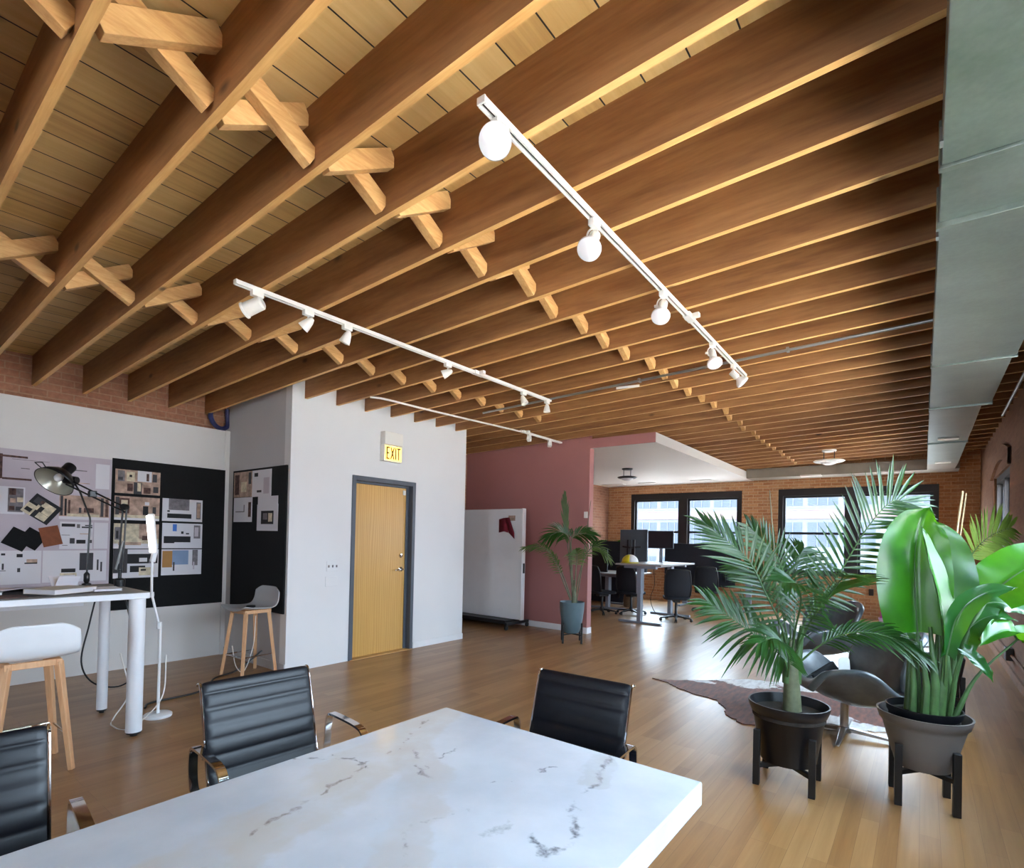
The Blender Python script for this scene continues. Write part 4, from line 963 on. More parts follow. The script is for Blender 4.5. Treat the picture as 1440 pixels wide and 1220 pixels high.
# ------------------------------------------------------------------ right wall fittings, far wall outlet
t = thing('wall_conduit', 'painted pipe with a socket box running low along the right brick wall', 'conduit', (XR, 0, 0))
MB().tube([(-.02, -2, .26), (-.02, 8.2, .26), (-.02, 12.8, .27)], .014, 10).build('pipe', 'brick_r', t)
MB().box((-.07, 8.22, .2), (0, 8.4, .34)).build('socket_box', 'win_frame', t, bevel=.006)
tag(MB().box((-.86, YF - .05, 1.42 - .95), (-.78, YF - .0005, 1.55 - .95)).build('outlet_box', 'win_frame', bevel=.005), 'small dark outlet box on the brick below the right far window', 'outlet')

# ------------------------------------------------------------------ plants
R_ = Vector((.7919, .6107, 0)); C_ = Vector((.6107, -.7919, 0)); Z_ = Vector((0, 0, 1))   # handy directions: across the room and back toward the table
def stand(t_label, loc, rz, half, zbar, ztop, leg, drop=0):
    t = thing('plant_stand', t_label, 'plant stand', loc, rz)
    for sx in (-1, 1):
        for sy in (-1, 1):
            MB().box((sx * half - leg / 2, sy * half - leg / 2, 0), (sx * half + leg / 2, sy * half + leg / 2, ztop)).build('leg', 'stand_wood', t, bevel=.002)
    for s in (-1, 1):
        MB().bar((-half, -half * s, zbar), (half, half * s, zbar), leg * .8, leg * .7 if s > 0 else leg * .68).build('crossbar', 'stand_wood', t)
    return t
def pot(t, prof, mat, name='pot', soil_z=None, soil_r=None, parent=None):
    o = MB().lathe(prof, n=44, cap=False).build(name, mat, parent or t, smooth=50)
    if soil_z: MB().lathe([(.0005, soil_z + .012), (soil_r * .6, soil_z + .006), (soil_r, soil_z), (soil_r, soil_z - .03), (.0005, soil_z - .03)], n=30, cap=False).build('soil', 'soil', t)
    return o

def frond(t, pts, normal, n=34, L=.34, s0=.25, ang=(62, 28), droop=.25, w=.016, mat='palm', sides=(1, 1), r=.007, stalk='stalk', jitter=.12, prof=None):
    P = crom(pts, 10); k = len(P) - 1; nv = Vector(normal).normalized()
    MB().tube(P, [r * (1 - .75 * i / k) for i in range(k + 1)], 7, 0).build('frond_stem', stalk, t)
    b = MB()
    for i in range(n):
        s = s0 + (1 - s0) * (i + .5) / n; x = s * k; a = int(min(x, k - 1)); p = P[a].lerp(P[a + 1], x - a)
        d = (P[min(a + 2, k)] - P[max(a - 1, 0)]).normalized(); side = d.cross(nv).normalized(); q = (s - s0) / (1 - s0)
        prf = (.55 + .9 * q if q < .45 else .955 - (q - .45) * 1.0) if prof is None else prof(q)
        for sg in (-1, 1):
            if sides[0 if sg < 0 else 1] <= 0: continue
            A = math.radians(ang[0] + (ang[1] - ang[0]) * q + random.uniform(-5, 5)); ln = L * prf * (1 + random.uniform(-jitter, jitter)) * sides[0 if sg < 0 else 1]
            dv = (d * math.cos(A) + side * sg * math.sin(A) + nv * random.uniform(.02, .22)).normalized()
            wv = dv.cross(nv).normalized(); up = wv.cross(dv)
            rows = []; m = 5
            for j in range(m + 1):
                u_ = j / m; c = p + dv * (ln * u_) - Z_ * (droop * ln * u_ * u_)
                ww = w * (.35 + 1.3 * u_ if u_ < .4 else .87 * (1 - ((u_ - .4) / .6) ** 1.6) + .02)
                rows.append([c - wv * ww + up * ww * .35, c, c + wv * ww + up * ww * .35])
            b.grid(rows)
    return b.build('frond', mat, t, smooth=60, fix=False)

# --- near palm in the black pot
BP = Vector((-.645, 3.665, 0)); SPX = 228.
stand('black wooden stand under the black pot of the near palm', (-.645, 3.665, 0), math.radians(2), .148, .115, .33, .036)
t = thing('potted_palm', 'tall feathery palm in a plain black pot on a black stand, nearest the table', 'plant', tuple(BP))
pot(t, [(.0005, .135), (.15, .135), (.156, .15), (.2, .42), (.208, .425), (.224, .465), (.226, .487), (.216, .487), (.205, .44), (.196, .4)], 'pot_black', soil_z=.43, soil_r=.203)
def LP(px, py, w=0.): return R_ * ((px - 1107) / SPX) + Z_ * ((1098 - py) / SPX) + C_ * w
MB().tube([LP(1112, 1005), LP(1112, 985), LP(1111, 960), LP(1110, 930), LP(1109, 900)], [.056, .05, .044, .036, .022], 14).build('trunk', 'stalk_pale', t)
MB().tube([LP(1105, 960), LP(1104, 930), LP(1100, 890)], [.03, .026, .012], 10).build('sheath', 'stalk', t); MB().tube([LP(1117, 960), LP(1119, 925), LP(1124, 880)], [.03, .026, .012], 10).build('sheath', 'stalk', t)
fc = C_ * .95 + Z_ * .25
frond(t, [LP(1112, 940), LP(1128, 870, .02), LP(1160, 822, .04), LP(1205, 743, .05), LP(1245, 702, .04), LP(1273, 720, .02)], fc, 36, .35, .3, (72, 30), .1, .0125, sides=(1.15, .85), mat='palm')
frond(t, [LP(1108, 940), LP(1088, 885, .08), LP(1062, 835, .1), LP(1038, 790, .1), LP(1012, 764, .06), LP(983, 737, 0)], fc, 30, .33, .22, (66, 16), .12, .0115, sides=(1, .95))
frond(t, [LP(1106, 950), LP(1084, 915, .1), LP(1048, 892, .14), LP(1012, 868, .16), LP(978, 845, .14)], C_ * .75 + Z_ * .6, 29, .37, .18, (76, 24), .22, .0115)
frond(t, [LP(1110, 930), LP(1112, 860, -.05), LP(1106, 800, -.1), LP(1088, 765, -.16), LP(1068, 742, -.2)], C_ * .9 + R_ * .3, 28, .28, .28, (58, 20), .15, .011)
frond(t, [LP(1112, 940), LP(1140, 898, .12), LP(1172, 880, .2), LP(1210, 885, .26), LP(1243, 905, .3)], Z_ * .8 + C_ * .6, 28, .24, .22, (50, 20), .3, .011)
frond(t, [LP(1108, 940), LP(1098, 880, .14), LP(1085, 838, .3), LP(1064, 815, .42), LP(1040, 812, .5)], C_ * .5 + Z_ * .9, 30, .3, .22, (66, 24), .25, .011)
frond(t, [LP(1111, 935), LP(1128, 865, -.12), LP(1146, 815, -.26), LP(1166, 785, -.38), LP(1188, 772, -.5)], C_ * .8 + Z_ * .6, 28, .32, .25, (62, 24), .15, .011)
frond(t, [LP(1110, 935), LP(1118, 875, .12), LP(1124, 835, .26), LP(1122, 808, .4), LP(1112, 800, .52)], C_ * .6 + Z_ * .8, 30, .3, .25, (66, 26), .2, .011)
frond(t, [LP(1105, 955), LP(1090, 925, .14), LP(1070, 898, .26), LP(1044, 884, .36), LP(1020, 888, .42)], Z_ * .8 + C_ * .55, 26, .26, .22, (64, 26), .3, .011)
frond(t, [LP(1109, 930), LP(1104, 850, -.1), LP(1086, 815, -.2), LP(1060, 800, -.3)], C_ * .9 + Z_ * .4, 24, .26, .3, (60, 24), .15, .0105)
MB().tube([LP(1098, 930, -.02), LP(1090, 800, -.04), LP(1080, 690, -.04)], [.006, .005, .0025], 6).build('spear_leaf', 'stalk_pale', t)

# --- broad-leaved plant in the grey pot
BS = Vector((.012, 3.91, 0)); SS = 243.4
stand('black wooden stand with splayed-out corners under the grey pot of the broad-leaved plant', (.012, 3.91, 0), math.radians(-33 + 45 - 4), .13, .185, .34, .036)
t = thing('potted_bird_of_paradise', 'big plant with glossy paddle leaves in a grey pot beside the right wall', 'plant', tuple(BS))
pot(t, [(.0005, .2), (.128, .2), (.136, .215), (.183, .41), (.2, .44), (.203, .45), (.212, .455), (.222, .49), (.226, .505), (.216, .505), (.2, .45), (.15, .26), (.0005, .24)], 'pot_grey')
pot(t, [(.135, .26), (.166, .49), (.176, .505), (.182, .54), (.174, .54), (.165, .5)], 'pot_black', 'nursery_pot', .5, .166)
def LS(px, py, w=0.): return R_ * ((px - 1297) / SS) + Z_ * ((1125 - py) / SS) + C_ * w
def paddle(mid, normal, W, mat='paddle', fold=.3, tip=.9, curl=0., wave=.006, asym=(1, 1), petiole=None, pr=.012, base=.2):
    P = crom(mid, 7); k = len(P) - 1; nv = Vector(normal).normalized(); b = MB(); rows = []; nc = 12; ribs = MB()
    for i, p in enumerate(P):
        s = i / k; d = (P[min(i + 1, k)] - P[max(i - 1, 0)]).normalized(); side = d.cross(nv).normalized(); up = side.cross(d).normalized()
        wd = W * (math.sin(PI * min(1., base + (1 - base) * s) ** tip) ** .65 if s < 1 else 0.) + .002
        r = []
        for j in range(nc + 1):
            v = -1 + 2 * j / nc; a = abs(v); hw = wd * (asym[0] if v < 0 else asym[1])
            lift = fold * hw * a - curl * hw * a * a + wave * math.sin(s * 19 + v * 2) * a * a
            r.append(p + side * (hw * v * (1 - .12 * abs(curl) * a)) + up * lift + d * (-.02 * a * a))
        rows.append(r)
    b.grid(rows); lf = b.build('leaf', mat, t, smooth=80, fix=False)
    MB().tube([p - nv * .003 for p in P], [.007 * (1 - .8 * i / k) for i in range(k + 1)], 6).build('midrib', 'stalk', lf)
    if petiole:
        Q = crom(list(petiole) + [mid[0]], 7); m = len(Q) - 1
        MB().tube(Q, [pr * (1.9 - 1.2 * min(1, i / m * 1.4)) for i in range(m + 1)], 10).build('petiole', 'stalk', t)
B0 = lambda x, w=0.: LS(x, 1004, w)
paddle([LS(1287, 890, 0), LS(1284, 830, -.01), LS(1286, 775, -.02), LS(1292, 735, -.01), LS(1298, 714, .03)], C_ * .8 + R_ * -.35 + Z_ * .2, .2, fold=.5, petiole=[B0(1290), LS(1288, 950)], asym=(1.0, .85), curl=.2)
paddle([LS(1302, 908, .12), LS(1294, 850, .13), LS(1280, 790, .12), LS(1272, 742, .1)], C_ * .8 + R_ * .55, .105, fold=.3, tip=1.0, wave=.003, petiole=[B0(1300, .05), LS(1302, 955, .1)], asym=(.7, 1.0))
paddle([LS(1322, 870, -.02), LS(1330, 815, -.05), LS(1328, 765, -.08), LS(1312, 728, -.1)], C_ * .8 + R_ * -.3 + Z_ * .2, .16, 'paddle_dark', fold=.2, petiole=[B0(1305, -.05), LS(1315, 940, -.03)])
paddle([LS(1348, 862, -.08), LS(1348, 815, -.1), LS(1342, 770, -.12), LS(1330, 736, -.14)], C_ * .55 + R_ * .75 + Z_ * .45, .15, 'paddle_dark', fold=.1, tip=1., petiole=[B0(1318, -.06), LS(1338, 930, -.08)])
paddle([LS(1378, 832, .06), LS(1402, 805, .1), LS(1436, 782, .14), LS(1480, 772, .2)], C_ * .72 + Z_ * .66 - R_ * .3, .15, fold=.22, tip=.85, petiole=[B0(1322, .02), LS(1345, 900, .04), LS(1368, 850, .05)], pr=.011)
paddle([LS(1302, 915, .13), LS(1310, 862, .16), LS(1335, 832, .2), LS(1372, 820, .24)], C_ * .75 + Z_ * .6, .055, 'paddle_dark', fold=.5, tip=1.2, petiole=[B0(1306, .06), LS(1304, 960, .11)])
paddle([LS(1380, 850, -.02), LS(1400, 846, .0), LS(1425, 855, .04), LS(1462, 880, .08)], Z_ * .8 + C_ * .5, .11, 'paddle_dark', fold=.15, petiole=[B0(1315, -.03), LS(1350, 900, -.02)], pr=.009)
paddle([LS(1400, 892, .12), LS(1385, 880, .14), LS(1362, 884, .16), LS(1335, 900, .18)], Z_ * .85 + C_ * .5, .07, fold=.5, petiole=[LS(1328, 1004, .06), LS(1352, 945, .09)], pr=.008)
paddle([LS(1400, 892, .12), LS(1418, 886, .13), LS(1440, 890, .14), LS(1468, 896, .16)], Z_ * .85 + C_ * .5, .06, fold=.45)
paddle([LS(1292, 905, -.1), LS(1282, 880, -.12), LS(1268, 860, -.1), LS(1255, 852, -.06)], Z_ * .6 + C_ * .8, .08, 'paddle_dark', fold=.3, petiole=[B0(1284, -.05), LS(1290, 950, -.08)])
paddle([LS(1318, 780, -.3), LS(1324, 750, -.32), LS(1334, 728, -.34), LS(1346, 716, -.36)], C_ * .9 + Z_ * .3, .06, fold=.3, petiole=[B0(1310, -.1), LS(1316, 880, -.2)], pr=.008)
paddle([LS(1345, 905, .02), LS(1350, 880, .05), LS(1375, 862, .08), LS(1405, 868, .1)], Z_ * .8 + C_ * .5, .075, 'paddle_dark', fold=.3, petiole=[B0(1322, .03), LS(1335, 950, .03)], pr=.009)
paddle([LS(1318, 905, .16), LS(1326, 915, .19), LS(1338, 930, .21), LS(1346, 945, .22)], C_ * .9 + Z_ * .3, .035, 'paddle_dark', fold=.3, petiole=[B0(1312, .1), LS(1312, 940, .14)], pr=.007)
for (xa, xb, w_, h_, r_) in ((1276, 1274, .04, 905, .016), (1283, 1280, .1, 900, .018), (1292, 1292, .11, 880, .022), (1302, 1306, .1, 890, .024), (1312, 1318, .08, 900, .022), (1322, 1334, .05, 905, .02), (1330, 1342, .02, 890, .014)):
    MB().tube([LS(xa, 1006, w_ * .8), LS(xa * .6 + xb * .4, 960, w_), LS(xb, h_, w_ * .6)], [r_ * 1.25, r_, r_ * .4], 9).build('stem', 'stalk', t)

# --- palm in the slate blue pot by the rose wall
BT = Vector((-3.96, 6.6, 0)); ST = 98.4
stand('small dark stand under the slate blue pot by the rose wall', (-3.96, 6.6, 0), math.radians(36), .13, .12, .29, .024)
t = thing('potted_palm', 'thin palm in a slate blue pot in front of the end of the rose wall', 'plant', tuple(BT))
pot(t, [(.0005, .135), (.095, .135), (.115, .16), (.15, .3), (.17, .45), (.178, .57), (.17, .575), (.165, .55)], 'pot_teal', soil_z=.53, soil_r=.164)
def LT(px, py, w=0.): return R_ * ((px - 802.5) / ST) + Z_ * ((902 - py) / ST) + C_ * w
MB().tube([LT(805, 850), LT(805, 835), LT(804, 815)], [.036, .034, .022], 10).build('trunk', 'stalk_pale', t)
gp = dict(mat='palm_dry', stalk='stalk_pale', r=.011)
frond(t, [LT(804, 840), LT(797, 785), LT(791, 735), LT(789, 700)], C_, 22, .3, .45, (14, 6), .0, .013, **gp)
frond(t, [LT(803, 840), LT(798, 785, .04), LT(795, 757, .1), LT(782, 748, .18), LT(764, 756, .22)], C_ * .8 + Z_ * .5, 22, .34, .5, (60, 12), .35, .0105, mat='palm', stalk='stalk_pale', r=.011)
frond(t, [LT(804, 840), LT(800, 785, .04), LT(799, 757, .1), LT(812, 750, .14), LT(828, 752, .16)], C_ * .8 + Z_ * .5, 22, .3, .5, (64, 14), .35, .0105, mat='palm', stalk='stalk_pale', r=.011)
frond(t, [LT(801, 842), LT(790, 812), LT(776, 785, .08), LT(757, 770, .12), LT(733, 771, .12)], C_ * .7 + Z_ * .7, 18, .22, .4, (52, 18), .35, .0105, **gp)
frond(t, [LT(800, 843), LT(788, 815, .05), LT(780, 795, .08), LT(772, 778, .1)], C_ * .8 - R_ * .4, 10, .2, .45, (52, 20), .5, .0105, **gp)
frond(t, [LT(806, 840), LT(813, 800, .04), LT(822, 775, .08), LT(834, 768, .12), LT(852, 784, .14)], C_ * .8 + Z_ * .4, 16, .24, .4, (54, 16), .4, .0105, **gp)
frond(t, [LT(805, 840), LT(806, 800, .08), LT(806, 780, .16), LT(803, 772, .24)], C_ * .9 + Z_ * .2, 16, .26, .4, (70, 30), .5, .0105, **gp)
MB().tube([LT(808, 850), LT(815, 800), LT(826, 703)], [.008, .007, .004], 6).build('bare_stem', 'stalk_pale', t)

# --- second palm further back by the right wall
BR = Vector((.13, 6.2, 0))
stand('dark plant stand half hidden behind the broad-leaved plant', tuple(BR), .1, .14, .14, .34, .034)
t = thing('potted_palm', 'pale green palm by the right wall behind the broad-leaved plant', 'plant', tuple(BR))
pot(t, [(.0005, .16), (.13, .16), (.17, .42), (.178, .48), (.17, .48), (.165, .45)], 'pot_black', soil_z=.44, soil_r=.164)
SR = 752 / (BR.x * -.6107 + BR.y * .7919)
def LR(px, py, w=0.): return R_ * ((px - 1323) / SR) + Z_ * ((996 - py) / SR) + C_ * w
MB().tube([LR(1370, 905), LR(1368, 870), LR(1364, 830)], [.03, .026, .014], 10).build('trunk', 'stalk_pale', t)
frond(t, [LR(1364, 850), LR(1360, 800), LR(1370, 772, 0), LR(1396, 750, -.02), LR(1432, 738, -.08)], C_ * .95 + Z_ * .1, 24, .36, .38, (70, 34), .1, .014, mat='palm_light', sides=(1.1, .8))
frond(t, [LR(1366, 850), LR(1382, 830, -.05), LR(1400, 822, -.15), LR(1430, 830, -.35)], C_ * .6 + Z_ * .8, 22, .3, .3, (60, 30), .3, .014, mat='palm_light')
for (x0_, x1_, y1_, lb) in ((1334, 1352, 689, 'stake'), (1340, 1357, 692, 'stake')):
    MB().tube([LR(x0_ - 4, 900), LR((x0_ + x1_) / 2 - 4, 790), LR(x1_, y1_)], .009 if x0_ < 1337 else .006, 7).build('cane', 'stake', t)

# --- orchid on the low side table
t = thing('side_table', 'low white side table behind the broad-leaved plant', 'side table', (-.1, 7.3, 0))
MB().lathe([(.001, .4), (.2, .4), (.2, .42), (.001, .42)], n=30).build('top', 'reed', t)
for k in range(3):
    a = 2 * PI * k / 3 + .4; MB().tube([(.1 * math.cos(a), .1 * math.sin(a), .4), (.17 * math.cos(a), .17 * math.sin(a), 0)], .012, 8).build('leg', 'reed', t)
BO = Vector((-.28, 8.2, 0))
t = thing('orchid', 'small pink and white orchid standing on the floor before the far brick wall', 'plant', tuple(BO))
pot(t, [(.0005, .0), (.07, .0), (.1, .2), (.104, .22), (.098, .22), (.092, .2)], 'pot_grey', soil_z=.2, soil_r=.09)
MB().tube(crom([(0, 0, .2), (.01, .02, .4), (-.03, .0, .55), (-.1, -.04, .6)], 5), .006, 6).build('stem', 'stalk', t)
for (x, y, z, mt) in ((-.1, -.04, .6, 'petal_pink'), (-.03, .02, .62, 'petal_pink'), (-.12, -.02, .53, 'petal_pale'), (-.04, -.05, .5, 'petal_pale'), (.03, -.03, .47, 'petal_pale'), (.08, .0, .53, 'petal_pale')):
    b = MB()
    for k in range(5):
        a = 2 * PI * k / 5; c = Vector((x, y, z)); d = R_ * math.cos(a) + Z_ * math.sin(a); s = R_ * -math.sin(a) + Z_ * math.cos(a)
        b.grid([[c - s * .004, c, c + s * .004], [c + d * .03 - s * .02, c + d * .035 + C_ * .008, c + d * .03 + s * .02], [c + d * .058 - s * .006, c + d * .062, c + d * .058 + s * .006]])
    b.build('flower', mt, t, fix=False)
for k in range(3):
    a = 2 * PI * k / 3 + .5; d = Vector((math.cos(a), math.sin(a), 0)); s = d.cross(Z_)
    MB().grid([[Z_ * .2 - s * .02, Z_ * .2, Z_ * .2 + s * .02], [d * .1 + Z_ * .3 - s * .035, d * .1 + Z_ * .29, d * .1 + Z_ * .3 + s * .035], [d * .2 + Z_ * .29 - s * .01, d * .2 + Z_ * .28, d * .2 + Z_ * .29 + s * .01]]).build('leaf', 'paddle_dark', t, fix=False)

# ------------------------------------------------------------------ swan chairs, rug
def make_swan(loc, rz, label, scale=1.):
    t = thing('lounge_chair', label, 'lounge chair', loc, rz, 'grey leather swivel lounge chairs')
    # centre line of the shell in side view: seat front -> seat -> waist -> back top (x forward)
    prof = crom([(.36, .38), (.31, .405), (.14, .31), (-.06, .255), (-.23, .31), (-.34, .47), (-.41, .63), (-.45, .77), (-.455, .82)], 5)
    k = len(prof) - 1; rows = []
    for i, p in enumerate(prof):
        s = i / k
        if s < .55: hw = .24 + .13 * math.sin(PI * min(1, s / .46) * .5) ** 1.2 - .02 * max(0, s - .35)
        else: hw = .345 - .0 * s
        if s > .8: hw *= math.sqrt(max(0, 1 - ((s - .8) / .2) ** 2 * .93))
        arm = math.exp(-((s - .29) / .17) ** 2)                  # the arm wings stand out of the seat
        back = max(0, (s - .55) / .45)
        r = []
        for j in range(17):
            v = -1 + j / 8; a = abs(v)
            y = hw * v * (1 + .22 * arm * a - .1 * arm * a ** 4)
            z = p.y + .26 * arm * a ** 2.6 - .06 * back * a * a * (1 - back) + .02 * a * a
            x = p.x + .17 * a ** 2 * math.sin(PI * min(1, back + .1)) * (1 if back > 0 else .3) - .05 * arm * a ** 3
            if s < .12: z -= .03 * a * a
            r.append((x, y, z))
        rows.append(r)
    MB().grid(rows).build('shell', 'swan', t, smooth=80, solid=.055, subd=2)
    MB().lathe([(.03, .04), (.028, .3), (.07, .315), (.001, .32)], n=20).build('column', 'alu', t)
    MB().lathe([(.001, .02), (.05, .02), (.045, .05), (.03, .062), (.001, .062)], n=20).build('hub', 'alu', t)
    for q in range(4):
        a = PI / 4 + q * PI / 2 + .18; d = Vector((math.cos(a), math.sin(a), 0))
        MB().bar(d * .02 + Z_ * .042, d * .38 + Z_ * .016, .05, .03, w2=.026, h2=.014).build('base_leg', 'alu', t, bevel=.005)
    return t
make_swan((-.47, 4.89, 0), math.radians(214), 'grey leather lounge chair on the cowhide rug, seen side on behind the near pots')
make_swan((-.98, 6.85, 0), math.radians(235), 'second grey lounge chair further back, only its rounded back showing above the first')
t = thing('tote_bag', 'black cloth bag lying in the seat of the nearer lounge chair', 'bag', (-.56, 4.86, .36))
b = MB(); b.bar((-.09, -.07, .02), (.04, .04, .14), .04, .16, (0, 0, 1), w2=.03, h2=.14); b.build('bag_body', 'tote', t, bevel=.015)
MB().tube(crom([(-.1, -.1, .1), (-.16, -.16, .05), (-.15, -.17, -.0), (-.08, -.12, .02)], 5), .006, 6).build('strap', 'tote', t)
b = MB().prism(rrect(.085, .2, .03), 0, .006, T=frame_T((0, 0, 0), R_ + Z_ * .1, Z_ * .75 - R_ * .55))
tag(b.build('white_card', 'card', loc=(-.47, 4.84, .5)), 'white rounded card leaning against the black bag in the lounge chair', 'card')

b = MB(); random.seed(3)
out = [(-2.26, 5.45), (-2.1, 5.5), (-1.93, 5.64), (-1.7, 5.86), (-1.5, 6.1), (-1.2, 6.2), (-.9, 6.3), (-.6, 6.2), (-.3, 5.98), (-.2, 5.75), (-.2, 5.4), (-.22, 5.15), (-.42, 5.0), (-.66, 4.86), (-.85, 4.72), (-1.12, 4.58), (-1.3, 4.72), (-1.37, 4.92), (-1.5, 5.1), (-1.72, 5.17), (-1.92, 5.26), (-2.08, 5.4)]
dense = []
for i in range(len(out)):
    p, q = Vector((*out[i], 0)), Vector((*out[(i + 1) % len(out)], 0))
    for k in range(8):
        c = p.lerp(q, k / 8); dense.append((c.x + random.uniform(-.012, .012) + 1.1, c.y + random.uniform(-.014, .014) - 5.4))
b.prism(dense, 0, .006)
tag(b.build('cowhide_rug', 'hide', loc=(-1.1, 5.4, .001), smooth=0), 'brown and white cowhide rug lying under the nearer lounge chair', 'rug')

# ------------------------------------------------------------------ office corner
def desk(name, label, loc, rz, L, W, z, legs):
    t = thing(name, label, 'desk', loc, rz)
    MB().box((-W / 2, -L / 2, z - .03), (W / 2, L / 2, z)).build('desktop', 'desk_grey', t, bevel=.004)
    for y in legs:
        c = MB().box((-.035, y - .055, .04), (.035, y + .055, z - .1)).build('leg_column', 'desk_leg', t, bevel=.006)
        MB().box((-.045, y - .065, z * .5), (.045, y + .065, z - .08)).build('sleeve', 'desk_leg', c, bevel=.006)
        MB().box((-.4, y - .035, 0), (.4, y + .035, .04)).build('foot', 'desk_leg', t, bevel=.008)
        MB().box((-.3, y - .04, z - .08), (.3, y + .04, z - .031)).build('bracket', 'desk_leg', t)
    MB().box((-.02, min(legs), z - .09), (.02, max(legs), z - .04)).build('crossbeam', 'desk_leg', t)
    return t
desk('standing_desk', 'raised standing desk with the yellow hard hat on it', (-3.98, 9.68, 0), math.radians(0), 1.7, .86, 1.055, (-.72, .72))
desk('low_desk', 'low desk behind the raised one, carrying the big dark monitor', (-5.35, 10.85, 0), math.radians(0), 1.2, 1.1, .765, (-.45, .45))
desk('low_desk', 'low desk behind the long charcoal screen under the left far window', (-3.7, 12.42, 0), PI / 2, 1.7, .68, .73, (-.7, .7))
def task_chair(loc, rz, label, z_s=.44, top=.98, old=None):
    if old: return dup(old, loc, rz, label)
    t = thing('task_chair', label, 'office chair', loc, rz, 'black mesh task chairs')
    b = MB(); rows = []
    prof = [(-.19, .43), (-.215, .5), (-.235, .6), (-.235, .72), (-.25, .85), (-.285, .96)]
    for i, (x, z) in enumerate(prof):
        hw = (.2, .225, .235, .23, .215, .19)[i]
        rows.append([(x + .05 * (v * v), hw * v, z - (.02 * v ** 4 if i == 5 else 0)) for v in [-1 + j / 5 for j in range(11)]])
    MB().grid(rows).build('backrest_mesh', 'mesh_black', t, solid=.012, subd=1)
    ring = [r[0] for r in rows] + rows[-1][1:-1] + [r[-1] for r in reversed(rows)] + list(reversed(rows[0][1:-1]))
    MB().tube(ring + [ring[0]], .014, 8).build('back_frame', 'black', t)
    MB().prism(rrect(.46, .46, .1), .4, .455).build('seat', 'mesh_black', t, bevel=.02)
    MB().bar((-.02, 0, .37), (-.2, 0, .5), .08, .03).bar((-.1, 0, .37), (.12, 0, .37), .12, .05).build('tilt_mechanism', 'black', t, bevel=.006)
    five_star(t, .29, .09, 'black', .024, .38, a0=.5)
    return t
tc = task_chair((-3.62, 9.76, 0), math.radians(118), 'black mesh task chair with its back to us beside the raised desk')
task_chair((-5.08, 9.62, 0), math.radians(60), 'black task chair half hidden by the end of the rose wall', old=tc)
task_chair((-4.62, 9.98, 0), math.radians(80), 'black task chair behind the leg of the raised desk', old=tc)
task_chair((-3.62, 11.55, 0), math.radians(100), 'black task chair in front of the long charcoal screen, behind palm leaves', old=tc)
t = thing('hard_hat', 'yellow and white hard hat on the near end of the raised desk', 'hard hat', (-4.26, 9.12, 1.055), math.radians(20))
def dome(sgn):
    b = MB(); rows = []
    for i in range(9):
        th = PI / 2 * i / 8; rows.append([(.135 * math.cos(th) * math.cos(p) * 1.1, .135 * math.cos(th) * math.sin(p), .02 + .135 * math.sin(th)) for p in [(-PI / 2 if sgn > 0 else PI / 2) + PI * j / 12 for j in range(13)]])
    return b.grid(rows)
dome(-1).build('shell_rear', 'hat_yellow', t, solid=.004); dome(1).build('shell_front', 'hat_white', t, solid=.004)
MB().lathe([(.13, .012), (.165, .004), (.166, .01), (.135, .022)], n=36, cap=False).build('brim', 'hat_yellow', t, solid=.003)
def monitor(label, loc, rz, w, h, zb, zbase, arm=False):
    t = thing('monitor', label, 'monitor', loc, rz, 'dark monitors on the desks')
    MB().box((-w / 2, 0, zb - zbase), (w / 2, .035, zb - zbase + h)).build('housing', 'monitor', t, bevel=.006)
    MB().box((-w / 2 + .01, -.003, zb - zbase + .01), (w / 2 - .01, -.0005, zb - zbase + h - .01)).build('screen', 'monitor_face', t)
    MB().box((-.03, .036, 0), (.03, .07, zb - zbase + h * .55)).build('stand_post', 'desk_leg' if not arm else 'black', t, bevel=.004)
    MB().box((-.12, -.05, 0), (.12, .12, .012)).build('stand_foot', 'desk_leg' if not arm else 'black', t, bevel=.004)
    return t
monitor('big dark monitor back at the left of the desks, standing upright', (-4.78, 10.42, .765), math.radians(180 - 6), .64, .88, .82, .765, True)
monitor('smaller dark monitor on a grey post above the raised desk', (-4.12, 10.2, 1.055), math.radians(8), .5, .35, 1.325, 1.055)
t = thing('monitor_stand', 'black twin-armed monitor stand behind the hard hat', 'monitor stand', (-4.72, 10.12, .765))
MB().tube([(0, 0, 0), (0, 0, .72)], .016, 10).build('post', 'black', t)
for s in (-1, 1): MB().bar((0, 0, .56), (s * .2, .06, .58), .025, .035).bar((s * .07, .02, .42), (s * .07, .02, .72), .035, .03).build('arm', 'black', t)
def screen(label, lo, hi, rz=0):
    c = [(a + b_) / 2 for a, b_ in zip(lo, hi)]; t = thing('desk_screen', label, 'privacy screen', (c[0], c[1], lo[2]), rz, 'dark desk screens')
    w_, h_ = hi[0] - lo[0], hi[2] - lo[2]
    MB().box((-w_ / 2, -.015, 0), (w_ / 2, .015, h_)).build('panel', 'screen_felt', t, bevel=.006)
    for s in (-1, 1): MB().box((s * w_ * .36 - .02, -.03, .12), (s * w_ * .36 + .02, -.0155, .3)).build('clamp', 'black', t)
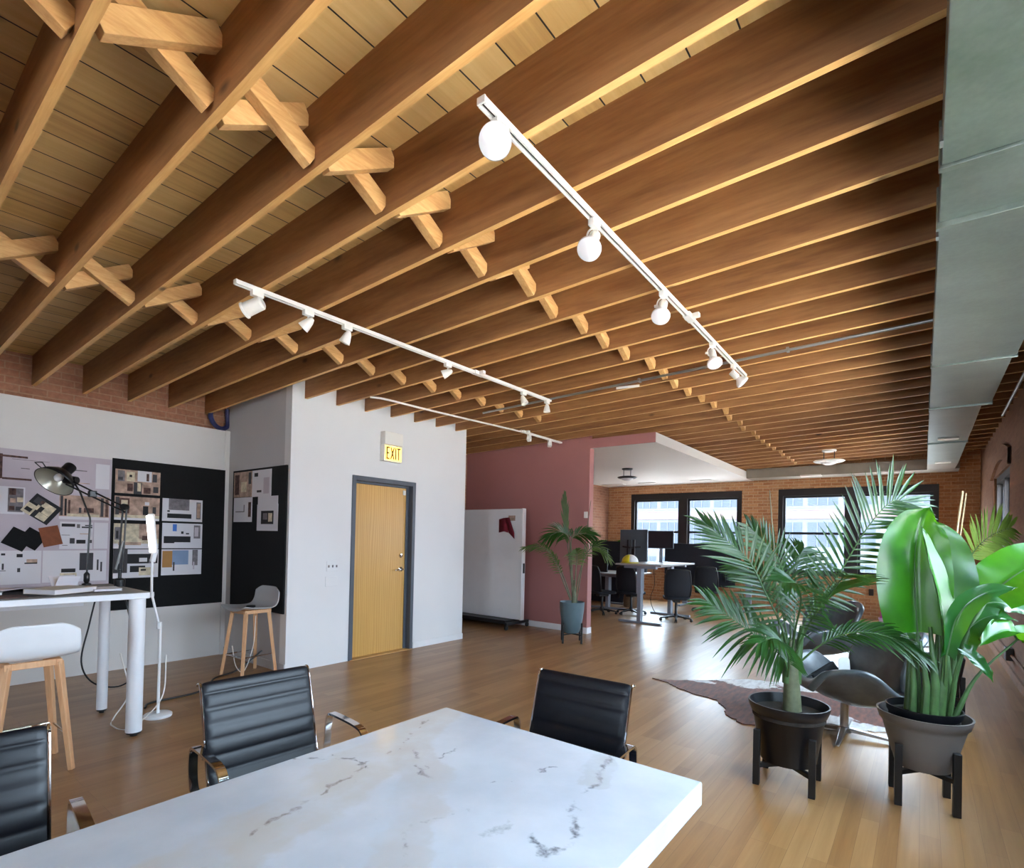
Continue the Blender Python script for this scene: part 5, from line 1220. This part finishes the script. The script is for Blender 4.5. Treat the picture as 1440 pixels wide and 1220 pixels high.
screen('long charcoal felt screen standing under the left far window', (-4.75, 12.02, .5), (-3.18, 12.05, 1.43))
screen('black screen rising between the low desk and the left brick wall', (-6.45, 11.5, 0.), (-5.5, 11.53, 1.45))
tag(MB().box((-6.2, 10.62, .765), (-5.5, 10.66, 1.28)).build('wide_monitor', 'black', bevel=.006), 'wide black monitor at the left of the low desk, beside the rose wall end', 'monitor')
t = thing('leather_bag', 'brown bag slumped under the low desk', 'bag', (-5.15, 11.1, 0))
MB().lathe([(.001, 0), (.15, 0), (.17, .08), (.15, .25), (.1, .36), (.06, .38), (.001, .38)], n=18).build('bag_body', 'sack', t)
MB().tube(crom([(-.08, 0, .36), (-.05, .02, .5), (.05, .02, .5), (.08, 0, .36)], 5), .01, 8).build('strap', 'sack', t)
cord([(-4.3, 10.3, .95), (-4.25, 10.25, .6), (-4.35, 10.3, .3), (-4.2, 10.2, .05), (-4.0, 10.2, .01), (-3.95, 10.35, .01)], .006, 'black', 'black cable hanging behind the raised desk to the floor')
cord([(-4.2, 10.45, .95), (-4.05, 10.4, .7), (-4.1, 10.45, .45), (-3.98, 10.4, .35), (-3.95, 10.48, .7)], .005, 'swatch_brown', 'brown cable looping under the back of the raised desk')
for (x, y, lb) in ((-6.2, 11.75, 'small green plant on the black screen ledge, nearer the rose wall'), (-5.72, 11.75, 'small green plant beside the big monitor on the black screen ledge')):
    t = thing('small_plant', lb, 'plant', (x, y, 0), 0, 'small plants by the black screen')
    MB().lathe([(.001, 0), (.1, 0), (.09, 1.3), (.001, 1.3)], n=16).build('tall_planter', 'pot_black', t)
    for k in range(9):
        a = 2 * PI * k / 9; d = Vector((math.cos(a), math.sin(a), 0)); s = d.cross(Z_)
        MB().grid([[Z_ * 1.3 - s * .01, Z_ * 1.3 + s * .01], [d * .08 + Z_ * 1.46 - s * .035, d * .08 + Z_ * 1.46 + s * .035], [d * .2 + Z_ * 1.48 - s * .006, d * .2 + Z_ * 1.48 + s * .006]]).build('leaf', 'paddle', t, fix=False)
